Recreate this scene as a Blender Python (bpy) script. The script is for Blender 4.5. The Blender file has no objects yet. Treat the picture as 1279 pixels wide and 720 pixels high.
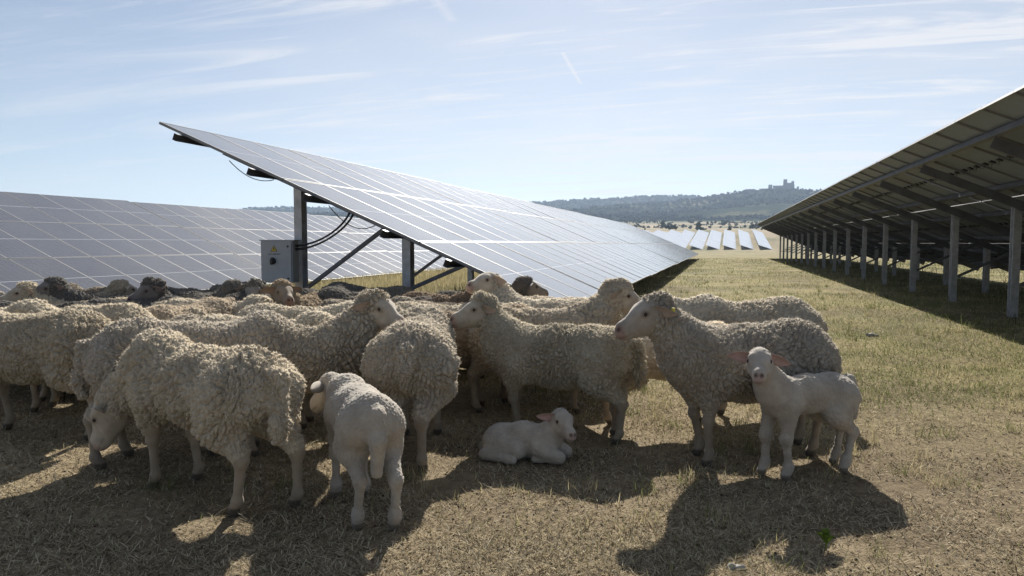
import bpy, math, random
import numpy as np
from mathutils import Vector, Matrix

SC = bpy.context.scene
COL = SC.collection
R = math.radians
rng = np.random.default_rng(7)
random.seed(7)

# ------------------------------------------------------------------ camera
EYE = 1.25
FPX, HORIZ, YAW = 920.0, 303.0, math.atan((900 - 639.5) / 920.0)
PITCH = math.atan((359.5 - HORIZ) / FPX)
cam_d = bpy.data.cameras.new('camera')
cam = bpy.data.objects.new('camera', cam_d)
COL.objects.link(cam)
cam.location = (0, 0, EYE)
cam.rotation_euler = (math.pi / 2 - PITCH, 0, YAW)
cam_d.sensor_width = 36.0
cam_d.lens = 36.0 * FPX / 1279.0
cam_d.clip_start = 0.05
cam_d.clip_end = 20000
SC.camera = cam

# ------------------------------------------------------------------ sky, sun, exposure
SUN_AZ, SUN_EL = R(-8.4), R(33.5)          # azimuth from +Y towards +X
SUN_DIR = Vector((math.sin(SUN_AZ) * math.cos(SUN_EL), math.cos(SUN_AZ) * math.cos(SUN_EL), math.sin(SUN_EL)))
SKY_STRENGTH, SUN_STRENGTH, EXPOSURE = 0.050, 5.0, 0.80
CLOUD = 1.0
world = bpy.data.worlds.new('World')
SC.world = world
world.use_nodes = True
wn, wl = world.node_tree.nodes, world.node_tree.links
wn.clear()
w_out = wn.new('ShaderNodeOutputWorld')
w_bg = wn.new('ShaderNodeBackground')
w_bg.inputs['Strength'].default_value = SKY_STRENGTH
sky = wn.new('ShaderNodeTexSky')
sky.sky_type = 'NISHITA'
sky.sun_disc = False
sky.sun_elevation = SUN_EL
sky.sun_rotation = SUN_AZ
sky.altitude = 300
sky.air_density = 0.85
sky.dust_density = 0.35
sky.ozone_density = 1.2


def wmath(op, a, b=None, c=None):
    n = wn.new('ShaderNodeMath')
    n.operation = op
    for i, v in enumerate((a, b, c)):
        if v is None:
            continue
        if isinstance(v, (int, float)):
            n.inputs[i].default_value = v
        else:
            wl.new(v, n.inputs[i])
    return n.outputs[0]


tc = wn.new('ShaderNodeTexCoord')
sep = wn.new('ShaderNodeSeparateXYZ')
wl.new(tc.outputs['Generated'], sep.inputs[0])
zz = wmath('ADD', wmath('MAXIMUM', sep.outputs['Z'], 0.0), 0.07)
cx, cy = wmath('DIVIDE', sep.outputs['X'], zz), wmath('DIVIDE', sep.outputs['Y'], zz)
comb = wn.new('ShaderNodeCombineXYZ')
wl.new(cx, comb.inputs[0]); wl.new(cy, comb.inputs[1])


def wnoise(scale, rot, stretch, detail, lo, hi, dist=0.6, seed=0.0):
    m = wn.new('ShaderNodeMapping')
    m.inputs['Rotation'].default_value = (0, 0, rot)
    m.inputs['Scale'].default_value = (stretch[0], stretch[1], 1)
    m.inputs['Location'].default_value = (seed, seed * 1.7, seed)
    wl.new(comb.outputs[0], m.inputs[0])
    n = wn.new('ShaderNodeTexNoise')
    n.inputs['Scale'].default_value = scale
    n.inputs['Detail'].default_value = detail
    n.inputs['Roughness'].default_value = 0.62
    n.inputs['Distortion'].default_value = dist
    wl.new(m.outputs[0], n.inputs['Vector'])
    r = wn.new('ShaderNodeMapRange')
    r.interpolation_type = 'SMOOTHSTEP'
    r.inputs['From Min'].default_value = lo
    r.inputs['From Max'].default_value = hi
    wl.new(n.outputs[0], r.inputs['Value'])
    return r.outputs[0]


veil = wnoise(0.42, R(20), (0.6, 1.0), 4, 0.40, 0.72, 0.3, 3.1)
cirrus = wnoise(1.5, R(-14), (0.42, 2.1), 8, 0.47, 0.74, 0.9, 1.3)
wisps = wnoise(3.6, R(24), (0.35, 2.4), 9, 0.52, 0.78, 1.3, 7.7)
# more high cloud towards the sun side (a direction in the sky)
dotn = wn.new('ShaderNodeVectorMath'); dotn.operation = 'DOT_PRODUCT'
dotn.inputs[1].default_value = Vector((0.22, 0.93, 0.28)).normalized()
wl.new(tc.outputs['Generated'], dotn.inputs[0])
side = wn.new('ShaderNodeMapRange'); side.interpolation_type = 'SMOOTHSTEP'
side.inputs['From Min'].default_value = 0.55
side.inputs['From Max'].default_value = 1.0
wl.new(dotn.outputs['Value'], side.inputs['Value'])
sidev = wmath('MULTIPLY_ADD', side.outputs[0], 0.72, 0.28)
mask = wmath('ADD', wmath('MULTIPLY', cirrus, 0.95), wmath('MULTIPLY', wisps, 0.6))
mask = wmath('ADD', wmath('MULTIPLY', mask, sidev), wmath('MULTIPLY', wmath('MULTIPLY', veil, 0.45), sidev))
# a short vapour trail: distance to a segment in the sky plane
def seg(ax, ay, bx, by, w):
    dx, dy = bx - ax, by - ay
    L = dx * dx + dy * dy
    px, py = wmath('SUBTRACT', cx, ax), wmath('SUBTRACT', cy, ay)
    t = wmath('DIVIDE', wmath('ADD', wmath('MULTIPLY', px, dx), wmath('MULTIPLY', py, dy)), L)
    t = wmath('MINIMUM', wmath('MAXIMUM', t, 0.0), 1.0)
    ex, ey = wmath('SUBTRACT', px, wmath('MULTIPLY', t, dx)), wmath('SUBTRACT', py, wmath('MULTIPLY', t, dy))
    d = wmath('SQRT', wmath('ADD', wmath('MULTIPLY', ex, ex), wmath('MULTIPLY', ey, ey)))
    return wmath('MAXIMUM', wmath('SUBTRACT', 1.0, wmath('DIVIDE', d, w)), 0.0)


def sky_plane(px, py):
    v = pix_ray(px, py)
    return v[0] / (v[2] + 0.07), v[1] / (v[2] + 0.07)


def pix_ray(px, py):
    a = Vector(((px - 639.5) / FPX, -(py - 359.5) / FPX, -1.0)).normalized()
    return (cam.rotation_euler.to_matrix() @ a)


a1, b1 = sky_plane(703, 66), sky_plane(725, 104)
trail = seg(a1[0], a1[1], b1[0], b1[1], 0.013)
a2, b2 = sky_plane(541, -6), sky_plane(564, 24)
trail2 = seg(a2[0], a2[1], b2[0], b2[1], 0.03)
mask = wmath('ADD', mask, wmath('MULTIPLY', trail, 0.45))
mask = wmath('ADD', mask, wmath('MULTIPLY', trail2, 0.25))
mask = wmath('ADD', mask, wmath('MULTIPLY_ADD', side.outputs[0], 0.20, 0.11))   # thin high haze
mask = wmath('MINIMUM', wmath('MULTIPLY', mask, CLOUD), 0.92)
mixc = wn.new('ShaderNodeMix'); mixc.data_type = 'RGBA'
wl.new(mask, mixc.inputs[0])
wl.new(sky.outputs[0], mixc.inputs[6])
mixc.inputs[7].default_value = (9.8, 9.7, 9.75, 1)
wl.new(mixc.outputs[2], w_bg.inputs['Color'])
wl.new(w_bg.outputs[0], w_out.inputs['Surface'])

sun_d = bpy.data.lights.new('sun', 'SUN')
sun_d.energy = SUN_STRENGTH
sun_d.angle = R(0.53)
sun_d.color = (1.0, 0.95, 0.87)
sun = bpy.data.objects.new('sun', sun_d)
COL.objects.link(sun)
sun.rotation_euler = SUN_DIR.to_track_quat('Z', 'Y').to_euler()
sun.location = (0, 40, 60)

SC.view_settings.view_transform = 'Standard'
SC.view_settings.look = 'None'
SC.view_settings.exposure = EXPOSURE
SC.view_settings.gamma = 1
SC.view_settings.use_curve_mapping = False
SC.render.engine = 'CYCLES'
SC.cycles.max_bounces = 6
SC.cycles.diffuse_bounces = 2
SC.cycles.glossy_bounces = 3
SC.cycles.transmission_bounces = 3
SC.cycles.use_denoising = True


# ------------------------------------------------------------------ pixel helpers (used to work out positions on the ground)
def ground_at(px, py, z=0.0):
    v = pix_ray(px, py)
    s = (z - EYE) / v.z
    return Vector((v.x * s, v.y * s, z))


def at_depth(px, depth):
    """ground point on the azimuth of column px, at this depth along the view axis"""
    lat = (px - 639.5) / FPX * depth
    c, s = math.cos(YAW), math.sin(YAW)
    return Vector((lat * c - depth * s, lat * s + depth * c, 0))


# ------------------------------------------------------------------ materials
def new_mat(name):
    m = bpy.data.materials.new(name)
    m.use_nodes = True
    nt = m.node_tree
    b = nt.nodes['Principled BSDF']
    return m, nt, b


def nd(nt, t, **kw):
    n = nt.nodes.new(t)
    for k, v in kw.items():
        if k in n.inputs.keys():
            n.inputs[k].default_value = v
        else:
            setattr(n, k, v)
    return n


def ramp(nt, fac, stops):
    r = nt.nodes.new('ShaderNodeValToRGB')
    el = r.color_ramp.elements
    while len(el) < len(stops):
        el.new(0.5)
    for e, (p, c) in zip(el, stops):
        e.position = p
        e.color = (*c, 1)
    nt.links.new(fac, r.inputs[0])
    return r.outputs[0]


def noise(nt, scale, detail=4, rough=0.55, coord=None, dist=0.0):
    n = nd(nt, 'ShaderNodeTexNoise', Scale=scale, Detail=detail, Roughness=rough, Distortion=dist)
    if coord is None:
        t = nt.nodes.new('ShaderNodeTexCoord')
        coord = t.outputs['Object']
    nt.links.new(coord, n.inputs['Vector'])
    return n.outputs[0]


def mixrgb(nt, fac, a, b, blend='MIX'):
    n = nt.nodes.new('ShaderNodeMix')
    n.data_type = 'RGBA'
    n.blend_type = blend
    for sock, v in ((n.inputs[0], fac), (n.inputs[6], a), (n.inputs[7], b)):
        if isinstance(v, (int, float)):
            sock.default_value = v
        elif isinstance(v, tuple):
            sock.default_value = (*v, 1)
        else:
            nt.links.new(v, sock)
    return n.outputs[2]


def vmath(nt, op, a, b=None):
    n = nt.nodes.new('ShaderNodeMath')
    n.operation = op
    for i, v in enumerate((a, b)):
        if v is None:
            continue
        if isinstance(v, (int, float)):
            n.inputs[i].default_value = v
        else:
            nt.links.new(v, n.inputs[i])
    return n.outputs[0]


def bump(nt, bsdf, h, strength, dist):
    b = nd(nt, 'ShaderNodeBump', Strength=strength, Distance=dist)
    nt.links.new(h, b.inputs['Height'])
    nt.links.new(b.outputs[0], bsdf.inputs['Normal'])


def simple(name, base, rough=0.6, metal=0.0, var=0.15, scale=6.0, bmp=0.0, spec=0.5):
    m, nt, b = new_mat(name)
    f = noise(nt, scale, 6, 0.6)
    lo = tuple(c * (1 - var) for c in base)
    hi = tuple(min(1, c * (1 + var)) for c in base)
    nt.links.new(ramp(nt, f, [(0.3, lo), (0.7, hi)]), b.inputs['Base Color'])
    b.inputs['Roughness'].default_value = rough
    b.inputs['Metallic'].default_value = metal
    b.inputs['Specular IOR Level'].default_value = spec
    if bmp:
        bump(nt, b, noise(nt, scale * 5, 4), bmp, 0.003)
    return m


M = {}
M['steel'] = simple('galvanised_steel', (0.46, 0.47, 0.49), 0.48, 0.6, 0.25, 9)
M['purlin'] = simple('purlin_steel', (0.15, 0.155, 0.17), 0.5, 0.6, 0.2, 5)
M['alu'] = simple('module_frame_aluminium', (0.20, 0.205, 0.215), 0.55, 0.2, 0.08, 5)
M['backsheet'] = simple('module_backsheet', (0.20, 0.23, 0.285), 0.6, 0, 0.08, 3)
M['black_plastic'] = simple('black_plastic', (0.02, 0.02, 0.022), 0.45, 0, 0.2, 20)
M['box_paint'] = simple('grey_box_paint', (0.40, 0.42, 0.44), 0.45, 0, 0.07, 9)
M['yellow'] = simple('warning_yellow', (0.62, 0.45, 0.05), 0.5, 0, 0.1, 30)
M['knob'] = simple('dark_knob', (0.03, 0.03, 0.035), 0.35, 0, 0.1, 30)

# solar glass: dark cells under dusty glass
m, nt, b = new_mat('solar_glass')
tco = nt.nodes.new('ShaderNodeTexCoord')
sp = nt.nodes.new('ShaderNodeSeparateXYZ')
nt.links.new(tco.outputs['Object'], sp.inputs[0])


def lines(sock, pitch, width, off=0.0):
    a = vmath(nt, 'ADD', vmath(nt, 'DIVIDE', sock, pitch), off)
    f = vmath(nt, 'FRACT', a)
    d = vmath(nt, 'ABSOLUTE', vmath(nt, 'SUBTRACT', f, 0.5))
    return vmath(nt, 'GREATER_THAN', d, 0.5 - width / pitch * 0.5)


# local x runs down the slope (0..2), y along the row (0..1)
gl = vmath(nt, 'MAXIMUM', lines(sp.outputs[0], 0.0795, 0.003, 0.5), lines(sp.outputs[1], 0.158, 0.003, 0.16))
bus = lines(sp.outputs[1], 0.0158, 0.0012)
midline = vmath(nt, 'LESS_THAN', vmath(nt, 'ABSOLUTE', vmath(nt, 'SUBTRACT', sp.outputs[0], 1.0)), 0.007)
oi = nt.nodes.new('ShaderNodeObjectInfo')
cell = mixrgb(nt, oi.outputs['Random'], (0.012, 0.016, 0.032), (0.022, 0.027, 0.046))
cell = mixrgb(nt, vmath(nt, 'MULTIPLY', bus, 0.30), cell, (0.30, 0.31, 0.33))
cell = mixrgb(nt, vmath(nt, 'MULTIPLY', gl, 0.45), cell, (0.32, 0.33, 0.36))
cell = mixrgb(nt, vmath(nt, 'MULTIPLY', midline, 0.9), cell, (0.55, 0.56, 0.58))
geo = nt.nodes.new('ShaderNodeNewGeometry')
d1 = noise(nt, 1.1, 6, 0.65, geo.outputs['Position'])
d2 = noise(nt, 26, 3, 0.6, geo.outputs['Position'])
dust = vmath(nt, 'ADD', vmath(nt, 'MULTIPLY', d1, 0.09), vmath(nt, 'MULTIPLY', d2, 0.05))
cell = mixrgb(nt, dust, cell, (0.52, 0.48, 0.42))
nt.links.new(cell, b.inputs['Base Color'])
rr = vmath(nt, 'ADD', vmath(nt, 'MULTIPLY', d1, 0.05), 0.06)
nt.links.new(rr, b.inputs['Roughness'])
b.inputs['IOR'].default_value = 1.5
b.inputs['Coat Weight'].default_value = 0.32
b.inputs['Coat Roughness'].default_value = 0.82
M['glass'] = m
M['glass_far'] = simple('far_glass_sky_white', (0.50, 0.51, 0.53), 0.16, 0, 0.1, 0.05)  # pale base colour paints in the bright sky reflected by the far panels

# fleece
m, nt, b = new_mat('wool')
t = nt.nodes.new('ShaderNodeTexCoord')
oi = nt.nodes.new('ShaderNodeObjectInfo')
n1 = noise(nt, 3.2, 5, 0.6)
n2 = noise(nt, 48, 4, 0.65)
basec = ramp(nt, n1, [(0.30, (0.39, 0.35, 0.29)), (0.52, (0.48, 0.44, 0.378)), (0.74, (0.58, 0.54, 0.475))])
basec = mixrgb(nt, 1.0, basec, ramp(nt, n2, [(0.25, (0.66, 0.64, 0.61)), (0.7, (1.12, 1.11, 1.08))]), 'MULTIPLY')
stain = noise(nt, 5.5, 6, 0.7, None, 0.6)
smask = nd(nt, 'ShaderNodeMapRange'); smask.inputs['From Min'].default_value = 0.58; smask.inputs['From Max'].default_value = 0.72; smask.inputs['To Max'].default_value = 0.55
nt.links.new(stain, smask.inputs['Value'])
basec = mixrgb(nt, smask.outputs[0], basec, (0.21, 0.165, 0.115))
basec = mixrgb(nt, 1.0, basec, oi.outputs['Color'], 'MULTIPLY')
nt.links.new(basec, b.inputs['Base Color'])
b.inputs['Roughness'].default_value = 0.95
b.inputs['Specular IOR Level'].default_value = 0.1
b.inputs['Subsurface Weight'].default_value = 0.3
b.inputs['Subsurface Radius'].default_value = (1.0, 0.85, 0.65)
b.inputs['Subsurface Scale'].default_value = 0.012
bump(nt, b, noise(nt, 150, 4, 0.7), 0.6, 0.003)
M['wool'] = m
# loose fibres on the fleece: let light through
m, nt, b = new_mat('wool_fibres')
oi = nt.nodes.new('ShaderNodeObjectInfo')
tr = nt.nodes.new('ShaderNodeBsdfTranslucent')
df = nt.nodes.new('ShaderNodeBsdfDiffuse')
fc = mixrgb(nt, 1.0, (0.72, 0.66, 0.56), oi.outputs['Color'], 'MULTIPLY')
nt.links.new(fc, tr.inputs[0]); nt.links.new(fc, df.inputs[0])
mx = nt.nodes.new('ShaderNodeMixShader')
mx.inputs[0].default_value = 0.70
nt.links.new(df.outputs[0], mx.inputs[1]); nt.links.new(tr.outputs[0], mx.inputs[2])
nt.links.new(mx.outputs[0], nt.nodes['Material Output'].inputs[0])
M['fibre'] = m
# skin, face, legs: colour stored on the body
m, nt, b = new_mat('sheep_hide')
at = nt.nodes.new('ShaderNodeAttribute'); at.attribute_name = 'tint'
oi = nt.nodes.new('ShaderNodeObjectInfo')
n1 = noise(nt, 14, 5, 0.6)
hc = mixrgb(nt, 1.0, at.outputs['Color'], ramp(nt, n1, [(0.3, (0.78, 0.76, 0.73)), (0.7, (1.1, 1.1, 1.08))]), 'MULTIPLY')
hc = mixrgb(nt, 1.0, hc, oi.outputs['Color'], 'MULTIPLY')
nt.links.new(hc, b.inputs['Base Color'])
b.inputs['Roughness'].default_value = 0.85
b.inputs['Specular IOR Level'].default_value = 0.2
b.inputs['Sheen Weight'].default_value = 0.2
b.inputs['Subsurface Weight'].default_value = 0.0
bump(nt, b, noise(nt, 90, 4, 0.7), 0.35, 0.004)
M['hide'] = m
M['eye'] = simple('eye_glossy', (0.02, 0.014, 0.008), 0.08, 0, 0.1, 50)
M['tag'] = simple('tag_yellow', (0.75, 0.62, 0.05), 0.4, 0, 0.05, 50)

# grass blades: colour stored per blade
def blade_mat(name, trans=0.35):
    m, nt, b = new_mat(name)
    at = nt.nodes.new('ShaderNodeAttribute'); at.attribute_name = 'tint'
    tr = nt.nodes.new('ShaderNodeBsdfTranslucent')
    df = nt.nodes.new('ShaderNodeBsdfDiffuse')
    nt.links.new(at.outputs['Color'], tr.inputs[0]); nt.links.new(at.outputs['Color'], df.inputs[0])
    mx = nt.nodes.new('ShaderNodeMixShader'); mx.inputs[0].default_value = trans
    nt.links.new(df.outputs[0], mx.inputs[1]); nt.links.new(tr.outputs[0], mx.inputs[2])
    nt.links.new(mx.outputs[0], nt.nodes['Material Output'].inputs[0])
    return m


M['blade'] = blade_mat('grass_blades')
M['leaf'] = blade_mat('weed_leaves', 0.5)
M['foliage'] = blade_mat('far_foliage', 0.15)

# ground
m, nt, b = new_mat('dry_ground')
geo = nt.nodes.new('ShaderNodeNewGeometry')
P = geo.outputs['Position']
at = nt.nodes.new('ShaderNodeAttribute'); at.attribute_name = 'tint'
g1, g2, g3 = noise(nt, 0.55, 6, 0.6, P), noise(nt, 12, 6, 0.72, P, 0.5), noise(nt, 70, 5, 0.75, P)
c = mixrgb(nt, 1.0, at.outputs['Color'], ramp(nt, g1, [(0.32, (0.66, 0.65, 0.64)), (0.66, (1.22, 1.21, 1.18))]), 'MULTIPLY')
c = mixrgb(nt, 1.0, c, ramp(nt, g2, [(0.28, (0.52, 0.5, 0.48)), (0.66, (1.25, 1.24, 1.22))]), 'MULTIPLY')
c = mixrgb(nt, 1.0, c, ramp(nt, g3, [(0.3, (0.6, 0.58, 0.55)), (0.65, (1.25, 1.22, 1.18))]), 'MULTIPLY')
nt.links.new(c, b.inputs['Base Color'])
b.inputs['Roughness'].default_value = 0.95
b.inputs['Specular IOR Level'].default_value = 0.1
hsum = vmath(nt, 'ADD', vmath(nt, 'MULTIPLY', g2, 0.6), vmath(nt, 'MULTIPLY', g3, 0.5))
bump(nt, b, hsum, 0.75, 0.035)
M['ground'] = m

m, nt, b = new_mat('hill_cover')
geo = nt.nodes.new('ShaderNodeNewGeometry')
P = geo.outputs['Position']
h1, h2, h3 = noise(nt, 0.0045, 6, 0.6, P, 0.4), noise(nt, 0.03, 5, 0.7, P), noise(nt, 0.13, 4, 0.7, P)
c = ramp(nt, h1, [(0.42, (0.025, 0.036, 0.022)), (0.56, (0.04, 0.052, 0.028)), (0.63, (0.14, 0.13, 0.075)), (0.76, (0.26, 0.22, 0.13))])
c = mixrgb(nt, 1.0, c, ramp(nt, h2, [(0.35, (0.55, 0.58, 0.55)), (0.65, (1.3, 1.25, 1.2))]), 'MULTIPLY')
c = mixrgb(nt, 1.0, c, ramp(nt, h3, [(0.35, (0.6, 0.6, 0.6)), (0.62, (1.3, 1.3, 1.25))]), 'MULTIPLY')
nt.links.new(c, b.inputs['Base Color'])
b.inputs['Roughness'].default_value = 1.0
b.inputs['Specular IOR Level'].default_value = 0.0
M['hill'] = m
M['stone'] = simple('castle_stone', (0.12, 0.108, 0.09), 0.9, 0, 0.2, 0.2)
M['pebble'] = simple('pale_stone', (0.36, 0.34, 0.30), 0.9, 0, 0.2, 20, 0.5)


# ------------------------------------------------------------------ object helpers
def link(name, me, parent=None, loc=None):
    o = bpy.data.objects.new(name, me)
    COL.objects.link(o)
    if parent:
        o.parent = parent
    if loc is not None:
        o.location = loc
    return o


def tag(o, label=None, cat=None, group=None, kind=None):
    if label: o['label'] = label
    if cat: o['category'] = cat
    if group: o['group'] = group
    if kind: o['kind'] = kind
    return o


def np_mesh(name, V, F, mats, midx=None, tint=None, smooth=True):
    """F: list of (n,k) int arrays; midx: list of material index per array"""
    me = bpy.data.meshes.new(name)
    V = np.asarray(V, np.float32)
    me.vertices.add(len(V))
    me.vertices.foreach_set('co', V.ravel())
    loops = np.concatenate([f.ravel() for f in F]).astype(np.int32)
    sizes = np.concatenate([np.full(len(f), f.shape[1], np.int32) for f in F])
    starts = np.concatenate([[0], np.cumsum(sizes)[:-1]]).astype(np.int32)
    me.loops.add(len(loops))
    me.loops.foreach_set('vertex_index', loops)
    me.polygons.add(len(sizes))
    me.polygons.foreach_set('loop_start', starts)
    me.polygons.foreach_set('loop_total', sizes)
    mi = np.concatenate([np.full(len(f), (midx[i] if midx else 0), np.int32) for i, f in enumerate(F)])
    me.polygons.foreach_set('material_index', mi)
    me.polygons.foreach_set('use_smooth', np.full(len(sizes), smooth, bool))
    for mm in mats:
        me.materials.append(mm)
    if tint is not None:
        a = me.color_attributes.new('tint', 'FLOAT_COLOR', 'POINT')
        c = np.ones((len(V), 4), np.float32)
        c[:, :3] = tint
        a.data.foreach_set('color', c.ravel())
    me.update(calc_edges=True)
    me.validate()
    return me


class MB:
    """collects boxes, bars, tubes; builds ONE mesh"""
    def __init__(s):
        s.v, s.f, s.mi, s.sm = [], [], [], []

    def add(s, vs, fs, mi=0, smooth=False):
        o = len(s.v)
        s.v += [tuple(v) for v in vs]
        for f in fs:
            s.f.append(tuple(i + o for i in f)); s.mi.append(mi); s.sm.append(smooth)

    def box(s, c, size, mat3=None, mi=0):
        hx, hy, hz = [k / 2 for k in size]
        vs = []
        for x, y, z in ((-1, -1, -1), (1, -1, -1), (1, 1, -1), (-1, 1, -1), (-1, -1, 1), (1, -1, 1), (1, 1, 1), (-1, 1, 1)):
            v = Vector((x * hx, y * hy, z * hz))
            if mat3: v = mat3 @ v
            vs.append(v + Vector(c))
        s.add(vs, [(0, 3, 2, 1), (4, 5, 6, 7), (0, 1, 5, 4), (1, 2, 6, 5), (2, 3, 7, 6), (3, 0, 4, 7)], mi)

    def prism(s, prof, p0, p1, xa, ya, mi=0):
        """extrude closed 2-D profile from p0 to p1; xa, ya the profile's axes"""
        p0, p1, xa, ya = Vector(p0), Vector(p1), Vector(xa), Vector(ya)
        n = len(prof)
        vs = [p0 + xa * a + ya * b_ for a, b_ in prof] + [p1 + xa * a + ya * b_ for a, b_ in prof]
        fs = [(i, (i + 1) % n, n + (i + 1) % n, n + i) for i in range(n)]
        fs += [tuple(range(n))[::-1], tuple(range(n, 2 * n))]
        s.add(vs, fs, mi)

    def tube(s, pts, r, seg=8, mi=0):
        pts = [Vector(p) for p in pts]
        rs = r if isinstance(r, (list, tuple)) else [r] * len(pts)
        rings = []
        for i, p in enumerate(pts):
            d = (pts[min(i + 1, len(pts) - 1)] - pts[max(i - 1, 0)]).normalized()
            u = d.orthogonal().normalized() if i == 0 else (u - d * u.dot(d)).normalized()
            w = d.cross(u)
            rings.append([p + (u * math.cos(2 * math.pi * k / seg) + w * math.sin(2 * math.pi * k / seg)) * rs[i] for k in range(seg)])
        vs = [v for rg in rings for v in rg]
        fs = []
        for i in range(len(pts) - 1):
            for k in range(seg):
                a, b_ = i * seg + k, i * seg + (k + 1) % seg
                fs.append((a, b_, b_ + seg, a + seg))
        fs.append(tuple(range(seg))[::-1]); fs.append(tuple(range((len(pts) - 1) * seg, len(pts) * seg)))
        s.add(vs, fs, mi, True)

    def mesh(s, name, mats):
        me = bpy.data.meshes.new(name)
        me.from_pydata(s.v, [], s.f)
        for mm in mats: me.materials.append(mm)
        me.polygons.foreach_set('material_index', s.mi)
        me.polygons.foreach_set('use_smooth', s.sm)
        me.update()
        return me


# ------------------------------------------------------------------ numpy noise
def hash3(i, j, k, seed):
    h = (i * 374761393 + j * 668265263 + k * 2147483647 + seed * 1274126177) & 0xffffffff
    h = ((h ^ (h >> 13)) * 1274126177) & 0xffffffff
    h = ((h ^ (h >> 16)) * 2246822519) & 0xffffffff
    return ((h ^ (h >> 15)) & 0xffffff) / float(0x1000000)


def vnoise(p, seed=0):
    i = np.floor(p).astype(np.int64)
    f = p - i
    f = f * f * (3 - 2 * f)
    out = 0
    for a in (0, 1):
        for b_ in (0, 1):
            for c_ in (0, 1):
                w = (f[:, 0] if a else 1 - f[:, 0]) * (f[:, 1] if b_ else 1 - f[:, 1]) * (f[:, 2] if c_ else 1 - f[:, 2])
                out = out + w * hash3(i[:, 0] + a, i[:, 1] + b_, i[:, 2] + c_, seed)
    return out


def fbm(p, seed=0, oct=4):
    s, a, t = 0, 0.5, 0
    for k in range(oct):
        s = s + a * vnoise(p * (2.03 ** k) + 17.3 * k, seed + k); t += a; a *= 0.5
    return s / t


def worley(p, seed=0):
    i = np.floor(p).astype(np.int64)
    F1 = np.full(len(p), 9.0); F2 = F1.copy()
    for a in (-1, 0, 1):
        for b_ in (-1, 0, 1):
            for c_ in (-1, 0, 1):
                ci = i + np.array([a, b_, c_])
                q = np.stack([hash3(ci[:, 0], ci[:, 1], ci[:, 2], seed + s_) for s_ in (1, 2, 3)], 1)
                d = np.sqrt(((ci + q - p) ** 2).sum(1))
                F2 = np.where(d < F1, F1, np.minimum(F2, d))
                F1 = np.minimum(F1, d)
    return F1, F2


# ------------------------------------------------------------------ terrain
def terrain_z(x, y):
    d = np.hypot(x, y)
    z = np.interp(d, [0, 62, 80, 150, 405, 560, 900, 1500, 2200, 6000], [0, 0, -0.25, -2.2, -3.2, 9.8, 19, 43, 47, 47])
    side_ = np.clip((-x - 11.0) / 6.0, 0, 1)
    z = z - 0.36 * side_ * side_ * (3 - 2 * side_) * np.clip(1 - d / 120, 0, 1)
    return z


def zone_tint(x, y):
    """own colour of the ground cover: trampled soil and straw near the flock, yellowing grass in the lane"""
    pos = np.stack([x, y, np.zeros_like(x)], 1)
    n = fbm(pos * 0.35, 11, 4)
    n2 = fbm(pos * 1.4, 21, 3)
    bare = np.clip((fbm(pos * 0.9 + 40, 27, 4) - 0.56) * 7, 0, 1)[:, None]
    tram = np.array([0.350, 0.290, 0.200])
    lane = np.array([0.280, 0.250, 0.125])
    green = np.array([0.175, 0.18, 0.08])
    t = np.clip((y + 0.5 * x - 5.0 + 3 * (n - 0.5)) / 4.0, 0, 1)[:, None]
    c = tram * (1 - t) + lane * t
    g = np.clip((n2 - 0.52) * 5, 0, 1)[:, None] * (0.15 + 0.55 * t)
    c = c * (1 - g) + green * g
    c = c * (1 - 0.55 * bare) + np.array([0.17, 0.132, 0.09]) * 0.55 * bare
    return c


NR, NA = 230, 480
rad = np.concatenate([[0.0], 0.4 * (6000 / 0.4) ** np.linspace(0, 1, NR)])
ang = np.linspace(0, 2 * np.pi, NA, endpoint=False)
RR, AA = np.meshgrid(rad, ang, indexing='ij')
gx, gy = (RR * np.sin(AA)).ravel(), (RR * np.cos(AA)).ravel()
gz = terrain_z(gx, gy)
tint = zone_tint(gx, gy)
far = np.clip((np.hypot(gx, gy) - 250) / 300, 0, 1)[:, None]
fpos = np.stack([gx, gy, gx * 0], 1)
fa = np.floor((np.arctan2(gx, gy)) * 40 + 3 * fbm(fpos * 0.002, 5, 3)).astype(np.int64)
fr = np.floor(np.log(np.maximum(np.hypot(gx, gy), 1)) * 14).astype(np.int64)
fh = hash3(fa, fr, fr * 0, 3)[:, None]
fieldc = np.where(fh < 0.4, np.array([[0.25, 0.21, 0.13]]), np.where(fh < 0.72, np.array([[0.12, 0.13, 0.06]]), np.array([[0.33, 0.28, 0.19]])))
tint = tint * (1 - far) + fieldc * far
ii, jj = np.meshgrid(np.arange(NR), np.arange(NA), indexing='ij')
q = np.stack([ii * NA + jj, (ii + 1) * NA + jj, (ii + 1) * NA + (jj + 1) % NA, ii * NA + (jj + 1) % NA], -1).reshape(-1, 4)[:, ::-1]
ground = link('ground', np_mesh('ground', np.stack([gx, gy, gz], 1), [q], [M['ground']], tint=tint))
tag(ground, 'dry trampled pasture with straw and patches of yellowed grass', 'ground', kind='structure')


# hills: elevation profile (azimuth column -> screen height) turned into real ridges 2.5 and 3.1 km away
def px_az(px):
    return math.atan((px - 639.5) / FPX) - YAW


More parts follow.
